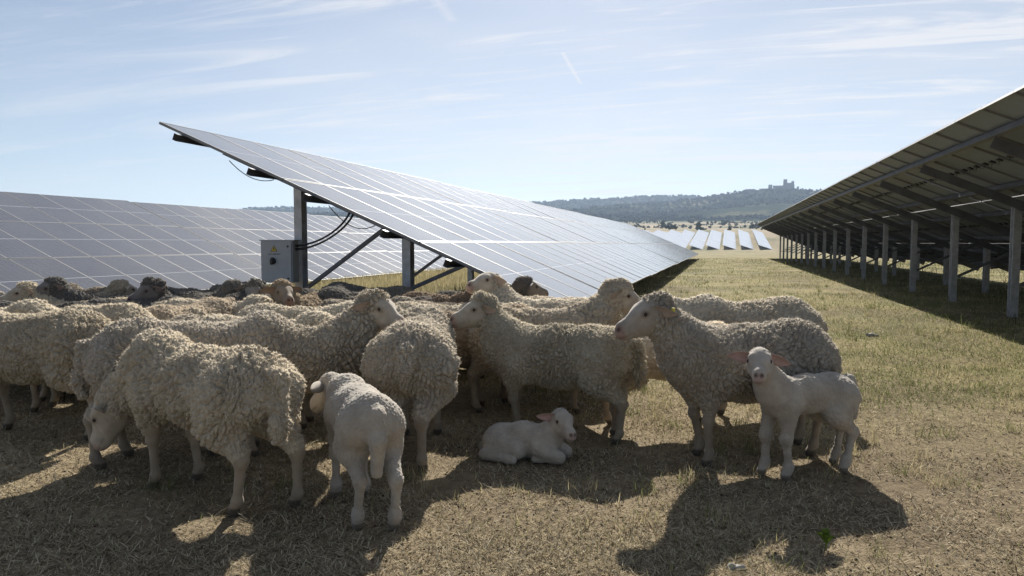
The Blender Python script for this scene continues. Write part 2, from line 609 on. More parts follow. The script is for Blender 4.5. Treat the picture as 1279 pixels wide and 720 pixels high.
def ridge_mesh(name, prof, r0, r1, r2, seed, amp):
    az = np.linspace(-math.pi, math.pi, 1500)
    paz = np.array([px_az(p[0]) for p in prof])
    dep = np.array([math.cos(px_az(p[0]) + YAW) for p in prof])
    el = np.array([(HORIZ - p[1]) / FPX * dd for p, dd in zip(prof, dep)])
    e = np.interp(az, paz, el)
    zr = EYE + e * r1
    zr = zr + amp * (fbm(np.stack([az * 60, az * 0, az * 0], 1), seed, 4) - 0.5)
    t = np.linspace(0, 1, 60)
    rows, k1 = [], 38
    for i, tt in enumerate(range(60)):
        if i <= k1:
            u = i / k1
            r_ = r0 + (r1 - r0) * u
            h = u * u * (3 - 2 * u) * 0.55 + 0.45 * u
        else:
            u = (i - k1) / (59 - k1)
            r_ = r1 + (r2 - r1) * u
            h = 1 - 0.7 * u
        x, y = r_ * np.sin(az), r_ * np.cos(az)
        base = terrain_z(x, y) - 3
        nz = (fbm(np.stack([x * 0.006, y * 0.006, x * 0], 1), seed + 4, 4) - 0.5) * 26 * min(u, 1 - u if i <= k1 else 0.3) * 2 * (1 if i <= k1 else 0)
        rows.append(np.stack([x, y, base + (zr - base) * h + nz], 1))
    V = np.concatenate(rows)
    n = len(az)
    i_, j_ = np.meshgrid(np.arange(59), np.arange(n - 1), indexing='ij')
    Q = np.stack([i_ * n + j_, (i_ + 1) * n + j_, (i_ + 1) * n + j_ + 1, i_ * n + j_ + 1], -1).reshape(-1, 4)[:, ::-1]
    o = link(name, np_mesh(name, V, [Q], [M['hill']]))
    return o, V


front_prof = [(-2500, 272), (-200, 270), (250, 268), (600, 266), (690, 262), (750, 258), (800, 255), (850, 252), (880, 248), (905, 243),
              (930, 239), (950, 237.5), (962, 235.5), (975, 235), (988, 235.5), (1002, 238.5), (1020, 240), (1060, 248), (1100, 255), (1200, 264), (1500, 270), (2600, 272)]
back_prof = [(-2500, 268), (0, 267), (250, 265), (300, 262), (345, 259), (420, 260.5), (500, 258), (600, 256), (657, 254), (720, 250), (770, 247.5),
             (820, 245.5), (850, 245), (880, 246.5), (950, 250), (1100, 257), (1300, 262), (1600, 268), (2600, 270)]
hill_a, HV = ridge_mesh('hills', front_prof, 1450, 2500, 2900, 31, 5)
tag(hill_a, 'wooded castle hill with patches of pale field', 'hill', kind='structure')
hill_b, HV2 = ridge_mesh('hills', back_prof, 2300, 3200, 3900, 57, 6)
tag(hill_b, 'long low ridge behind the castle hill', 'hill', kind='structure')


# ------------------------------------------------------------------ haze
def haze_box():
    m = bpy.data.materials.new('haze_air')
    m.use_nodes = True
    nt = m.node_tree
    nt.nodes.remove(nt.nodes['Principled BSDF'])
    pv = nt.nodes.new('ShaderNodeVolumePrincipled')
    pv.inputs['Color'].default_value = (0.58, 0.74, 0.98, 1)
    pv.inputs['Density'].default_value = HAZE
    pv.inputs['Anisotropy'].default_value = 0.25
    nt.links.new(pv.outputs[0], nt.nodes['Material Output'].inputs['Volume'])
    b_ = MB()
    b_.box((0, 0, 170), (12400, 12400, 360))
    o = link('haze', b_.mesh('haze', [m]))
    tag(o, 'pale blue summer haze over the plain', 'haze', kind='stuff')


HAZE = 0.000135
haze_box()


# ------------------------------------------------------------------ far woods (one mass) on the hills and hedgerows
ICO = None
def blob_cloud(name, P, S, C, seed):
    """small faceted crowns at points P with sizes S and colours C: octahedra with jittered corners, five per crown"""
    r = np.random.default_rng(seed)
    base = np.array([(1, 0, 0), (0, 1, 0), (-1, 0, 0), (0, -1, 0), (0, 0, 1), (0, 0, -0.5)], float)
    fc = np.array([(0, 1, 4), (1, 2, 4), (2, 3, 4), (3, 0, 4), (1, 0, 5), (2, 1, 5), (3, 2, 5), (0, 3, 5)])
    n = len(P)
    k = 4
    Pk = np.repeat(P, k, 0); Sk = np.repeat(S, k); Ck = np.repeat(C, k, 0)
    Pk = Pk + r.normal(size=(n * k, 3)) * Sk[:, None] * np.array([0.42, 0.42, 0.25])
    Sk = Sk * r.uniform(0.45, 0.75, n * k)
    Ck = Ck * r.uniform(0.7, 1.3, (n * k, 1))
    V = Pk[:, None] + base[None] * Sk[:, None, None] * r.uniform(0.7, 1.3, (n * k, 6, 1))
    Fi = (np.arange(n * k) * 6)[:, None, None] + fc[None]
    return np_mesh(name, V.reshape(-1, 3), [Fi.reshape(-1, 3)], [M['foliage']], tint=np.repeat(Ck, 6, 0), smooth=False)


def woods(V, n, seed, s0, s1, rmin):
    r = np.random.default_rng(seed)
    az = np.arctan2(V[:, 0], V[:, 1])
    ok = (az > -1.05) & (az < 0.45) & (np.hypot(V[:, 0], V[:, 1]) > rmin)
    ok &= (fbm(V * np.array([0.004, 0.004, 0]), seed + 2, 4) > 0.42)
    ca = px_az(972)
    ok &= ~((np.abs(az - ca) < 0.028) & (np.hypot(V[:, 0], V[:, 1]) > 2330))
    idx = r.choice(np.nonzero(ok)[0], n)
    Pp = V[idx] + r.normal(size=(n, 3)) * np.array([14, 14, 0])
    S = r.uniform(s0, s1, n)
    Pp[:, 2] += S * 0.3
    C = np.array([0.032, 0.046, 0.024]) * r.uniform(0.6, 1.5, (n, 1)) + r.uniform(0, 0.02, (n, 1)) * np.array([1, 0.8, 0.2])
    return Pp, S, C


o = link('hill_woods', blob_cloud('hill_woods', *woods(HV[: 1500 * 44], 9000, 3, 3, 6.5, 1560), 5))
tag(o, 'dark scrub and trees covering the castle hill', 'woods', kind='stuff')
o = link('ridge_woods', blob_cloud('ridge_woods', *woods(HV2[: 1500 * 44], 5000, 8, 4, 8, 2500), 6))
tag(o, 'bluish scrub on the long far ridge', 'woods', kind='stuff')
# hedgerows and scattered bushes on the plain
r_ = np.random.default_rng(12)
Pp = []
for k in range(30):
    d0, a0, w = r_.uniform(620, 1450), r_.uniform(-0.35, 0.12), r_.uniform(0.02, 0.09)
    for t in np.linspace(0, 1, int(w * d0 / 5)):
        if r_.random() < 0.75:
            d, a = d0 * (1 + 0.02 * math.sin(t * 5 + k)), a0 + w * t
            Pp.append((d * math.sin(a), d * math.cos(a)))
for k in range(160):
    d, a = r_.uniform(600, 1450), r_.uniform(-0.4, 0.15)
    Pp.append((d * math.sin(a), d * math.cos(a)))
Pp = np.array(Pp)
S = r_.uniform(1.4, 3.2, len(Pp)) * np.where(r_.random(len(Pp)) < 0.1, 1.7, 1)
P3 = np.stack([Pp[:, 0], Pp[:, 1], terrain_z(Pp[:, 0], Pp[:, 1]) + S * 0.5], 1)
C = np.array([0.05, 0.065, 0.03]) * r_.uniform(0.6, 1.4, (len(Pp), 1))
o = link('hedgerows', blob_cloud('hedgerows', P3, S, C, 4))
tag(o, 'dark hedgerows and bushes across the far plain', 'hedgerow', kind='stuff')


# ------------------------------------------------------------------ castle
def castle():
    az = px_az(976)
    d = 2490.0
    c0 = Vector((d * math.sin(az), d * math.cos(az), 0))
    zb = EYE + (HORIZ - 236.0) / FPX * math.cos(az + YAW) * d - 5
    root = link('castle', None, loc=(c0.x, c0.y, zb))
    root.rotation_euler = (0, 0, -az)
    tag(root, 'ruined stone castle with square towers on the hilltop', 'castle')
    u = d / FPX * math.cos(az + YAW)          # metres per photo pixel at that distance

    def block(name, x, y, w, dep, h, merl=True):
        b_ = MB()
        b_.box((0, 0, h / 2), (w, dep, h))
        if merl:
            n = max(2, int(w / 4))
            for i in range(n):
                for sy in (-1, 1):
                    b_.box((-w / 2 + (i + 0.5) * w / n, sy * (dep / 2 - 0.6), h + 0.8), (w / n * 0.55, 1.1, 1.6))
        return link(name, b_.mesh(name, [M['stone']]), root, (x * u, y, 0))
    block('wall', -6, -9, 12 * u, 3, 5 + 3.4 * u)
    block('wall', 7, -9, 12 * u, 3, 5 + 4.6 * u)
    block('keep', 5.5, 4, 9.5 * u, 18, 5 + 6.6 * u)
    block('tower', 2.3, -4, 4.6 * u, 11, 5 + 10.8 * u)
    block('tower', 11.0, -6, 3.2 * u, 8, 5 + 8.4 * u)
    block('tower', -15, -7, 4.6 * u, 10, 5 + 4.6 * u)
    block('tower', 17, -5, 2.6 * u, 7, 5 + 1.6 * u)
    block('wall', -22, -5, 12 * u, 3, 5 + 0.6 * u, False)


castle()

# ------------------------------------------------------------------ solar tables
SL = 6.06                                       # length of the slope
TILT = math.asin(2.39 / 6.045)
sd = Vector((math.cos(TILT), 0, -math.sin(TILT)))
sn = Vector((math.sin(TILT), 0, math.cos(TILT)))
ey = Vector((0, 1, 0))
SLOPE_M = Matrix((sd, ey, sn)).transposed()     # columns = local axes


def module_mesh():
    b_ = MB()
    fw_, th = 0.016, 0.035
    W, L = 1.0, 2.0
    b_.box((fw_ / 2, W / 2, -th / 2), (fw_, W, th), mi=1)
    b_.box((L - fw_ / 2, W / 2, -th / 2), (fw_, W, th), mi=1)
    b_.box((L / 2, fw_ / 2, -th / 2), (L - 2 * fw_, fw_, th), mi=1)
    b_.box((L / 2, W - fw_ / 2, -th / 2), (L - 2 * fw_, fw_, th), mi=1)
    z = -0.003
    a, c_ = fw_ - 0.001, W - fw_ + 0.001
    e = L - fw_ + 0.001
    b_.add([(a, a, z), (e, a, z), (e, c_, z), (a, c_, z)], [(0, 1, 2, 3)], 0)
    z = -0.009
    b_.add([(a, a, z), (e, a, z), (e, c_, z), (a, c_, z)], [(3, 2, 1, 0)], 2)
    for yy in (0.2, 0.5, 0.8):
        b_.box((1.0, yy, -0.021), (0.07, 0.1, 0.02), mi=3)
    b_.tube([(1.0, 0.2, -0.03), (1.06, 0.35, -0.06), (1.0, 0.5, -0.03)], 0.004, 5, 3)
    b_.tube([(1.0, 0.5, -0.03), (1.07, 0.66, -0.07), (1.0, 0.8, -0.03)], 0.004, 5, 3)
    b_.tube([(1.0, 0.8, -0.03), (1.05, 0.95, -0.06), (1.02, 1.1, -0.05)], 0.004, 5, 3)
    return b_.mesh('solar_module', [M['glass'], M['alu'], M['backsheet'], M['black_plastic']])


MOD = module_mesh()
C_PROF = [(-0.03, 0), (0.03, 0), (0.03, -0.004), (-0.026, -0.004), (-0.026, -0.086), (0.03, -0.086), (0.03, -0.09), (-0.03, -0.09)]
H_PROF = [(a * 1.2, b_ * 1.2) for a, b_ in ((-0.05, -0.06), (0.05, -0.06), (0.05, -0.052), (0.004, -0.052), (0.004, 0.052), (0.05, 0.052), (0.05, 0.06), (-0.05, 0.06), (-0.05, 0.052), (-0.004, 0.052), (-0.004, -0.052), (-0.05, -0.052))]
PITCH_M, NMOD = 1.010, 10
TLEN = PITCH_M * NMOD
TOPZ = EYE + 1.61
_cache = {}


def purlin_mesh():
    if 'purlin' not in _cache:
        b_ = MB()
        b_.prism(C_PROF, (0, -0.14, 0), (0, TLEN + 0.1, 0), sd, sn)
        _cache['purlin'] = b_.mesh('purlin', [M['purlin']])
    return _cache['purlin']


def girder_mesh(dp):
    k = ('girder', dp)
    if k not in _cache:
        b_ = MB()
        prof = [(-0.035, 0), (0.035, 0), (0.035, -0.006), (-0.029, -0.006), (-0.029, 0.006 - dp), (0.035, 0.006 - dp), (0.035, -dp), (-0.035, -dp)]
        b_.prism(prof, sd * 0.42, sd * (SL - 0.25), ey, sn)
        _cache[k] = b_.mesh('girder', [M['purlin']])
    return _cache[k]


def under(u, dp=0.2):
    """height (relative to the table's top edge) of the girder's underside, u metres out from the top edge"""
    return -u * math.tan(TILT) - (0.035 + 0.092 + dp) / math.cos(TILT)


def post_mesh(u, zg, dp):
    k = ('post', u, round(zg, 3), dp)
    if k not in _cache:
        b_ = MB()
        top = under(u, dp) + dp * 0.8
        b_.prism(H_PROF, (0, 0, zg - 0.25), (0, 0, top), (1, 0, 0), (0, 1, 0))
        _cache[k] = b_.mesh('post', [M['steel']])
    return _cache[k]


def brace_mesh(u0, z0, u1, dp):
    k = ('brace', u0, u1, round(z0, 3), dp)
    if k not in _cache:
        b_ = MB()
        p0, p1 = Vector((u0, 0, z0)), Vector((u1, 0, under(u1, dp) + 0.05))
        d = (p1 - p0).normalized()
        b_.prism([(-0.025, -0.025), (0.025, -0.025), (0.025, 0.025), (-0.025, 0.025)], p0, p1, d.cross(ey), ey)
        b_.box(p1 + Vector((0.03, 0, 0.03)), (0.18, 0.07, 0.14))
        _cache[k] = b_.mesh('brace', [M['purlin']])
    return _cache[k]


U1, U2 = 1.45, 3.1
PURLIN_S = (0.42, 1.62, 2.48, 3.62, 4.50, 5.62)


def solar_table(x, y0, dz, label, group, posts=(0.9, 4.6, 8.3), dp=0.2, u1=None):
    U1_, U2_ = (u1, u1 + 1.65) if u1 else (U1, U2)
    root = link('solar_table', None, loc=(x, y0, TOPZ + dz))
    tag(root, label, 'solar panels', group)
    for i in range(3):
        for k in range(NMOD):
            o = link('solar_module', MOD, root)
            jit = Vector((random.uniform(-.004, .004), 0, random.uniform(-.003, .003)))
            o.location = sd * (i * (2.0 + 0.025)) + ey * (k * PITCH_M) + jit
            mrot = SLOPE_M.to_euler()
            o.rotation_euler = (mrot.x + random.uniform(-.0015, .0015), mrot.y + random.uniform(-.002, .002), mrot.z)
    for s in PURLIN_S:
        o = link('purlin', purlin_mesh(), root); o.location = sd * s - sn * 0.036
    for py in posts:
        zg = -(TOPZ + dz) + float(terrain_z(np.array([x + U1_]), np.array([y0 + py]))[0])
        o = link('girder', girder_mesh(dp), root); o.location = ey * py - sn * 0.127
        o = link('post', post_mesh(U1_, zg, dp), root); o.location = (U1_, py + 0.135, 0)
        o = link('post', post_mesh(U2_, zg, dp), root); o.location = (U2_, py + 0.135, 0)
        o = link('brace', brace_mesh(U1_ + 0.06, zg + 0.55, U1_ + 1.4, dp), root); o.location = (0, py + 0.02, 0)
        o = link('brace', brace_mesh(U2_ + 0.06, zg + 0.62, U2_ + 0.9, dp), root); o.location = (0, py + 0.02, 0)
    return root


XA, XB, XC = -7.2, 2.95, -17.35
ordn = ['nearest', 'second', 'third', 'fourth', 'fifth', 'sixth', 'seventh', 'eighth']
GA, GB, GC = 'solar tables of the middle row', 'solar tables of the right row', 'solar tables of the left row'
tA = ['big pale solar table whose open end shows the steel legs, behind the flock',
      'pale solar table just past the first dark gap of the middle row',
      'third solar table of the middle row, beyond the second gap',
      'fourth solar table of the middle row, seen only as a thin pale band',
      'farthest solar table of the middle row, ending at the grass lane']
for k in range(5):
    solar_table(XA, 8.25 + k * (TLEN + 0.13), -0.02 * k, tA[k], GA, dp=0.07)
tB = ['nearest solar table of the right row, underside cut by the photo edge',
      'right row solar table with its dark underside just past the bright gap in the eave',
      'right row solar table between the first and second bright eave gaps',
      'fourth solar table of the right row, seen from its shaded underside',
      'fifth solar table of the right row, seen as closely packed posts',
      'last solar table at the far end of the right row']
for k in range(6):
    solar_table(XB, 6.0 + k * (TLEN + 0.06), 0.0, tB[k], GB, posts=(1.27, 4.67, 8.07), dp=0.14, u1=1.8)
tC = ['dark blue solar table at the left edge with bright white module seams',
      'solar table behind the grey box, past the stepped dark gap of the left row',
      'third solar table of the left row, seen beneath the middle row panel edge',
      'fourth solar table of the left row, seen between the steel legs',
      'fifth solar table of the left row, mostly hidden by the middle row',
      'sixth solar table of the left row, far behind the middle row']
for k in range(6):
    solar_table(XC, 8.35 + k * (TLEN + 0.13), -0.33 - (0.0 if k == 0 else 0.03 * k), tC[k], GC)


# far rows on the rising ground: simple long tables, a few pixels each
def far_table_mesh(length, n):
    b_ = MB()
    W_ = 6.0
    b_.box((W_ / 2, length / 2, 0), (W_, length, 0.06), mi=0)
    for i in range(3):
        b_.box((W_ * (i + 0.5) / 3, length / 2, 0.045), (0.05, length, 0.02), mi=1)
    return b_


def far_rows():
    pts = [(826, 838, 866), (854, 862, 880), (879, 884.5, 889), (0, 0, 0)]
    base_d = 415.0
    L_ = 128.0
    xs = [772, 794, 816, 838, 860, 881, 902, 924, 947]
    for k, px in enumerate(xs):
        a = px_az(px)
        for seg_ in range(1):
            d = base_d + seg_ * 66
            p0 = Vector((base_d * math.sin(a), base_d * math.cos(a), 0))
            y0 = p0.y + seg_ * 66
            z0 = float(terrain_z(np.array([p0.x]), np.array([y0]))[0])
            z1 = float(terrain_z(np.array([p0.x]), np.array([y0 + L_]))[0])
            root = link('solar_table', None, loc=(p0.x, y0, z0 + 2.4))
            root.rotation_euler = (math.atan2(z1 - z0, L_), 0, R(-0.6))
            tag(root, 'tiny far solar row like a white stripe on the slope beyond the lane', 'solar panels', 'far solar rows on the slope')
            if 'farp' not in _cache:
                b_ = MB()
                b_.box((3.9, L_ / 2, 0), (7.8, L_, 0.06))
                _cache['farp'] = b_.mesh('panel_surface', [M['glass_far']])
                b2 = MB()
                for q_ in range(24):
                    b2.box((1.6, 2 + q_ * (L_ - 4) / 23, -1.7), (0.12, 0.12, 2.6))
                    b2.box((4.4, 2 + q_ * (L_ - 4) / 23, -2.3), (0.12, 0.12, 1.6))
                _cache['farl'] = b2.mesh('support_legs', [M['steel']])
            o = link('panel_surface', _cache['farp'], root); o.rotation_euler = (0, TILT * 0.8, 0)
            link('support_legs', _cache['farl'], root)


far_rows()


# ------------------------------------------------------------------ switch box on the first post
def switch_box():
    X, Y = XA + U1 - 0.15, 8.25 + 0.9 - 0.16
    root = link('junction_box', None, loc=(X, Y, 0.70))
    root.rotation_euler = (0, 0, R(8))
    tag(root, 'grey metal junction box with a yellow warning triangle, on the end post', 'electrical box')
    b_ = MB()
    b_.box((0, 0, 0.29), (0.46, 0.20, 0.58))
    b_.box((0, 0.02, 0.585), (0.50, 0.25, 0.012))
    enc = link('enclosure', b_.mesh('enclosure', [M['box_paint']]), root)
    b_ = MB()
    b_.box((0, -0.111, 0.29), (0.43, 0.018, 0.55))
    door = link('door', b_.mesh('door', [M['box_paint']]), root)
    b_ = MB()
    b_.tube([(0, 0, 0), (0, -0.012, 0)], 0.045, 20)
    b_.tube([(0, -0.012, 0), (0, -0.045, 0)], 0.026, 16)
    b_.box((0, -0.045, 0), (0.024, 0.03, 0.10), Matrix.Rotation(R(12), 3, 'Y'))
    link('rotary_handle', b_.mesh('rotary_handle', [M['knob']]), door, (-0.045, -0.121, 0.30))
    for z in (0.06, 0.50):
        b_ = MB(); b_.tube([(0, 0, 0), (0, -0.008, 0)], 0.014, 12)
        link('lock', b_.mesh('lock', [M['knob']]), door, (0.17, -0.121, z))
    b_ = MB()
    b_.add([(-0.05, 0, 0), (0.05, 0, 0), (0, 0, 0.085), (-0.05, -0.003, 0), (0.05, -0.003, 0), (0, -0.003, 0.085)],
           [(0, 1, 2), (3, 5, 4), (0, 3, 4, 1), (1, 4, 5, 2), (2, 5, 3, 0)], 0)
    ol = [(-0.05, 0), (0.05, 0), (0, 0.085)]
    ctr = Vector((0, 0.0283))
    for i in range(3):
        p, q_ = Vector(ol[i]), Vector(ol[(i + 1) % 3])
        pi, qi = p + (ctr - p) * 0.18, q_ + (ctr - q_) * 0.18
        b_.add([(v.x, -0.005, v.y) for v in (p, q_, qi, pi)], [(0, 1, 2, 3)], 1)
    bolt = [(0.004, 0.062), (-0.012, 0.032), (-0.002, 0.034), (-0.006, 0.012), (0.012, 0.040), (0.002, 0.038)]
    b_.add([(x, -0.005, z) for x, z in bolt], [(0, 1, 2, 3, 4, 5)], 1)
    link('warning_sign', b_.mesh('warning_sign', [M['yellow'], M['knob']]), door, (-0.03, -0.121, 0.43))
    b_ = MB()
    for i, w in enumerate((0.012, 0.02, 0.009, 0.016, 0.022, 0.012, 0.018, 0.01)):
        b_.box((-0.075 + i * 0.023, -0.0015, 0), (w, 0.003, 0.011))
    link('nameplate', b_.mesh('nameplate', [M['knob']]), door, (-0.03, -0.121, 0.395))
    b_ = MB()
    for z in (0.51, 0.46):
        b_.tube([(0.232, 0, z), (0.262, 0, z)], 0.02, 12)
    link('cable_gland', b_.mesh('cable_gland', [M['black_plastic']]), root)
    inv = (Matrix.Translation(root.location) @ root.rotation_euler.to_matrix().to_4x4()).inverted()
    for z, ox in ((0.51, 0.0), (0.46, 0.05)):
        p0 = Vector((0.26, 0, z))
        wp = Vector((XA + 2.62 + ox, 8.25 + 0.30, TOPZ + under(2.62 + ox, 0.07) + 0.12))
        p3 = inv @ wp
        p1, p2 = p0 + Vector((0.28, 0, 0.02)), p3 + Vector((-0.12, 0, -0.24))
        pts = [p0 * (1 - t) ** 3 + p1 * 3 * t * (1 - t) ** 2 + p2 * 3 * t * t * (1 - t) + p3 * t ** 3 for t in np.linspace(0, 1, 20)]
        b_ = MB(); b_.tube(pts, 0.014, 8)
        link('cable', b_.mesh('cable', [M['black_plastic']]), root)


switch_box()


def hung_wire(p0, p1, sag, r, label):
    p0, p1 = Vector(p0), Vector(p1)
    pts = [p0.lerp(p1, t) - Vector((0, 0, sag * 4 * t * (1 - t))) for t in np.linspace(0, 1, 16)]
    b_ = MB(); b_.tube([p - p0 for p in pts], r, 6)
    o = link('wire', b_.mesh('wire', [M['black_plastic']]), loc=p0)
    tag(o, label, 'wire')


def under_pt(u, y, dz=0.0):
    return (XA + u, y, TOPZ - u * math.tan(TILT) - 0.12 + dz)


hung_wire(under_pt(0.95, 8.4), under_pt(1.55, 8.5), 0.10, 0.006, 'thin black wire hanging below the top of the middle row panel edge')
hung_wire(under_pt(2.35, 8.5), under_pt(2.95, 8.6), 0.14, 0.006, 'thin black wire looping behind the two thick cables')

# PART2
# ------------------------------------------------------------------ animals: bodies grown from tapered limbs blended into ONE surface
def smin(a, b_, k):
    h = np.maximum(k - np.abs(a - b_), 0) / k
    return np.minimum(a, b_) - h * h * k * 0.25


def cone_d(p, a, b_, ra, rb, sq=None):
    a, b_ = np.asarray(a, float), np.asarray(b_, float)
    if sq is not None:                       # squash along a unit axis
        ax, f = sq
        ax = np.asarray(ax, float)
        p = p + np.outer((p - (a + b_) / 2) @ ax, ax) * (f - 1)
    d = b_ - a
    t = np.clip(((p - a) @ d) / max(d @ d, 1e-9), 0, 1)
    return np.linalg.norm(p - a - t[:, None] * d, axis=1) - (ra + (rb - ra) * t)


def field(prims):
    def f(p):
        out = None
        for pr in prims:
            d = cone_d(p, *pr[:4], pr[5] if len(pr) > 5 else None)
            out = d if out is None else smin(out, d, pr[4])
        return out
    return f


def surface_nets(f, lo, hi, h):
    lo, hi = np.asarray(lo, float), np.asarray(hi, float)
    n = np.ceil((hi - lo) / h).astype(int) + 1
    ax = [lo[i] + np.arange(n[i]) * h for i in range(3)]
    G = np.stack(np.meshgrid(*ax, indexing='ij'), -1).reshape(-1, 3)
    v = np.concatenate([f(c) for c in np.array_split(G, max(1, len(G) // 150000))]).reshape(n)
    neg = v < 0
    c = sum(neg[a:n[0] - 1 + a, b_:n[1] - 1 + b_, d:n[2] - 1 + d].astype(np.int8) for a in (0, 1) for b_ in (0, 1) for d in (0, 1))
    act = (c > 0) & (c < 8)
    ids = -np.ones(act.shape, np.int64)
    I = np.argwhere(act)
    ids[act] = np.arange(len(I))
    acc, cnt = np.zeros((len(I), 3)), np.zeros(len(I))
    corners = [(a, b_, d) for a in (0, 1) for b_ in (0, 1) for d in (0, 1)]
    for p in corners:
        for ax_ in range(3):
            if p[ax_] == 0:
                q_ = list(p); q_[ax_] = 1
                va = v[I[:, 0] + p[0], I[:, 1] + p[1], I[:, 2] + p[2]]
                vb = v[I[:, 0] + q_[0], I[:, 1] + q_[1], I[:, 2] + q_[2]]
                m_ = (va < 0) != (vb < 0)
                t = np.where(m_, va / np.where(m_, va - vb, 1), 0)
                pt = I + np.array(p) + t[:, None] * (np.array(q_) - np.array(p))
                acc += pt * m_[:, None]; cnt += m_
    V = lo + acc / cnt[:, None] * h
    Q = []
    for ax_ in range(3):
        o1, o2 = [(1, 2), (2, 0), (0, 1)][ax_]
        sl0 = [slice(1, -1)] * 3; sl1 = [slice(1, -1)] * 3
        sl0[ax_] = slice(0, -1); sl1[ax_] = slice(1, None)
        a = neg[tuple(sl0)]; b_ = neg[tuple(sl1)]
        E_ = np.argwhere(a != b_)
        flip = a[a != b_]
        base = E_ + 1
        base[:, ax_] -= 1
        def idx(d1, d2):
            k = base.copy(); k[:, o1] += d1; k[:, o2] += d2
            return ids[k[:, 0], k[:, 1], k[:, 2]]
        qd = np.stack([idx(-1, -1), idx(0, -1), idx(0, 0), idx(-1, 0)], 1)
        qd[~flip] = qd[~flip][:, ::-1]
        Q.append(qd)
    Q = np.concatenate(Q)
    return V, Q[(Q >= 0).all(1)]


def subdivide(V, Q):
    e = np.sort(np.stack([Q, np.roll(Q, -1, 1)], -1).reshape(-1, 2), 1)
    u, inv = np.unique(e, axis=0, return_inverse=True)
    inv = inv.reshape(Q.shape)
    mid = (V[u[:, 0]] + V[u[:, 1]]) / 2
    cen = V[Q].mean(1)
    n0, n1 = len(V), len(V) + len(u)
    c = n1 + np.arange(len(Q))
    quads = [np.stack([Q[:, k], n0 + inv[:, k], c, n0 + inv[:, k - 1]], 1) for k in range(4)]
    return np.concatenate([V, mid, cen]), np.concatenate(quads)


def grad(f, p, e=0.004):
    g = 0
    for k in ((1, -1, -1), (-1, -1, 1), (-1, 1, -1), (1, 1, 1)):
        k = np.array(k, float)
        g = g + f(p + k * e)[:, None] * k
    return g / np.maximum(np.linalg.norm(g, axis=1, keepdims=True), 1e-9)


def project(f, V, it=2):
    for _ in range(it):
        V = V - f(V)[:, None] * grad(f, V)
    return V


def bounds(prims, pad=0.06):
    P_ = np.array([np.asarray(q_) for pr in prims for q_ in (pr[0], pr[1])])
    r = max(max(pr[2], pr[3]) for pr in prims)
    return P_.min(0) - r - pad, P_.max(0) + r + pad


def vec(*a):
    return np.array(a, float)


def unit(v):
    return v / np.linalg.norm(v)


def aim(yaw, pitch):
    return vec(math.cos(pitch) * math.cos(yaw), math.cos(pitch) * math.sin(yaw), math.sin(pitch))


def ear_mesh(base, d, face, length, width, droop=0.0):
    """leaf-shaped cupped ear with thickness; returns V, Q, inner mask"""
    d = unit(d); face = unit(face - d * (face @ d)); s = np.cross(d, face)
    V, inner = [], []
    nu, nv = 9, 7
    for side in (1, -1):
        for i in range(nu):
            t = i / (nu - 1)
            w = width * 0.5 * (math.sin(math.pi * min(1, 0.16 + 0.84 * t) ** 0.8) ** 0.75 + 0.06)
            for j in range(nv):
                x = -1 + 2 * j / (nv - 1)
                cup = (x * x) * w * 0.55 * (1 - 0.5 * t)
                th = 0.007 * (1 - x * x) * (1 - 0.5 * t) * side
                p = base + d * (t * length) + s * (x * w) + face * (cup + (th if side < 0 else 0.001)) - vec(0, 0, droop * t * t * length)
                V.append(p); inner.append(side > 0)
    Q = []
    for sdx in (0, 1):
        o_ = sdx * nu * nv
        for i in range(nu - 1):
            for j in range(nv - 1):
                q_ = [o_ + i * nv + j, o_ + (i + 1) * nv + j, o_ + (i + 1) * nv + j + 1, o_ + i * nv + j + 1]
                Q.append(q_ if sdx else q_[::-1])
    o_ = nu * nv
    edge = [i * nv for i in range(nu)] + [(nu - 1) * nv + j for j in range(1, nv)] + [i * nv + nv - 1 for i in range(nu - 2, -1, -1)]
    for a, b_ in zip(edge[:-1], edge[1:]):
        Q.append([a, b_, b_ + o_, a + o_])
    return np.array(V), np.array(Q), np.array(inner)


def head_prims(h0, hd, hu, hl, k):
    """cranium, nose bridge, muzzle, jaw, lips; k scales"""
    sq = (hl, 1.22)
    P_ = [
        (h0, h0 + hd * 0.05 * k - hu * 0.01 * k, 0.078 * k, 0.072 * k, 0.04 * k, sq),
        (h0 + hd * 0.04 * k + hu * 0.012 * k, h0 + hd * 0.185 * k - hu * 0.008 * k, 0.060 * k, 0.040 * k, 0.05 * k, sq),
        (h0 + hd * 0.02 * k - hu * 0.05 * k, h0 + hd * 0.175 * k - hu * 0.040 * k, 0.055 * k, 0.031 * k, 0.04 * k, sq),
        (h0 + hd * 0.19 * k - hu * 0.012 * k, h0 + hd * 0.205 * k - hu * 0.022 * k, 0.037 * k, 0.033 * k, 0.03 * k),
    ]
    for s in (1, -1):       # brow and cheek
        P_.append((h0 + hd * 0.055 * k + hu * 0.043 * k + hl * s * 0.046 * k, h0 + hd * 0.085 * k + hu * 0.030 * k + hl * s * 0.044 * k, 0.020 * k, 0.016 * k, 0.03 * k))
        P_.append((h0 + hd * 0.03 * k - hu * 0.03 * k + hl * s * 0.04 * k, h0 + hd * 0.09 * k - hu * 0.035 * k + hl * s * 0.03 * k, 0.034 * k, 0.026 * k, 0.03 * k))
    return P_


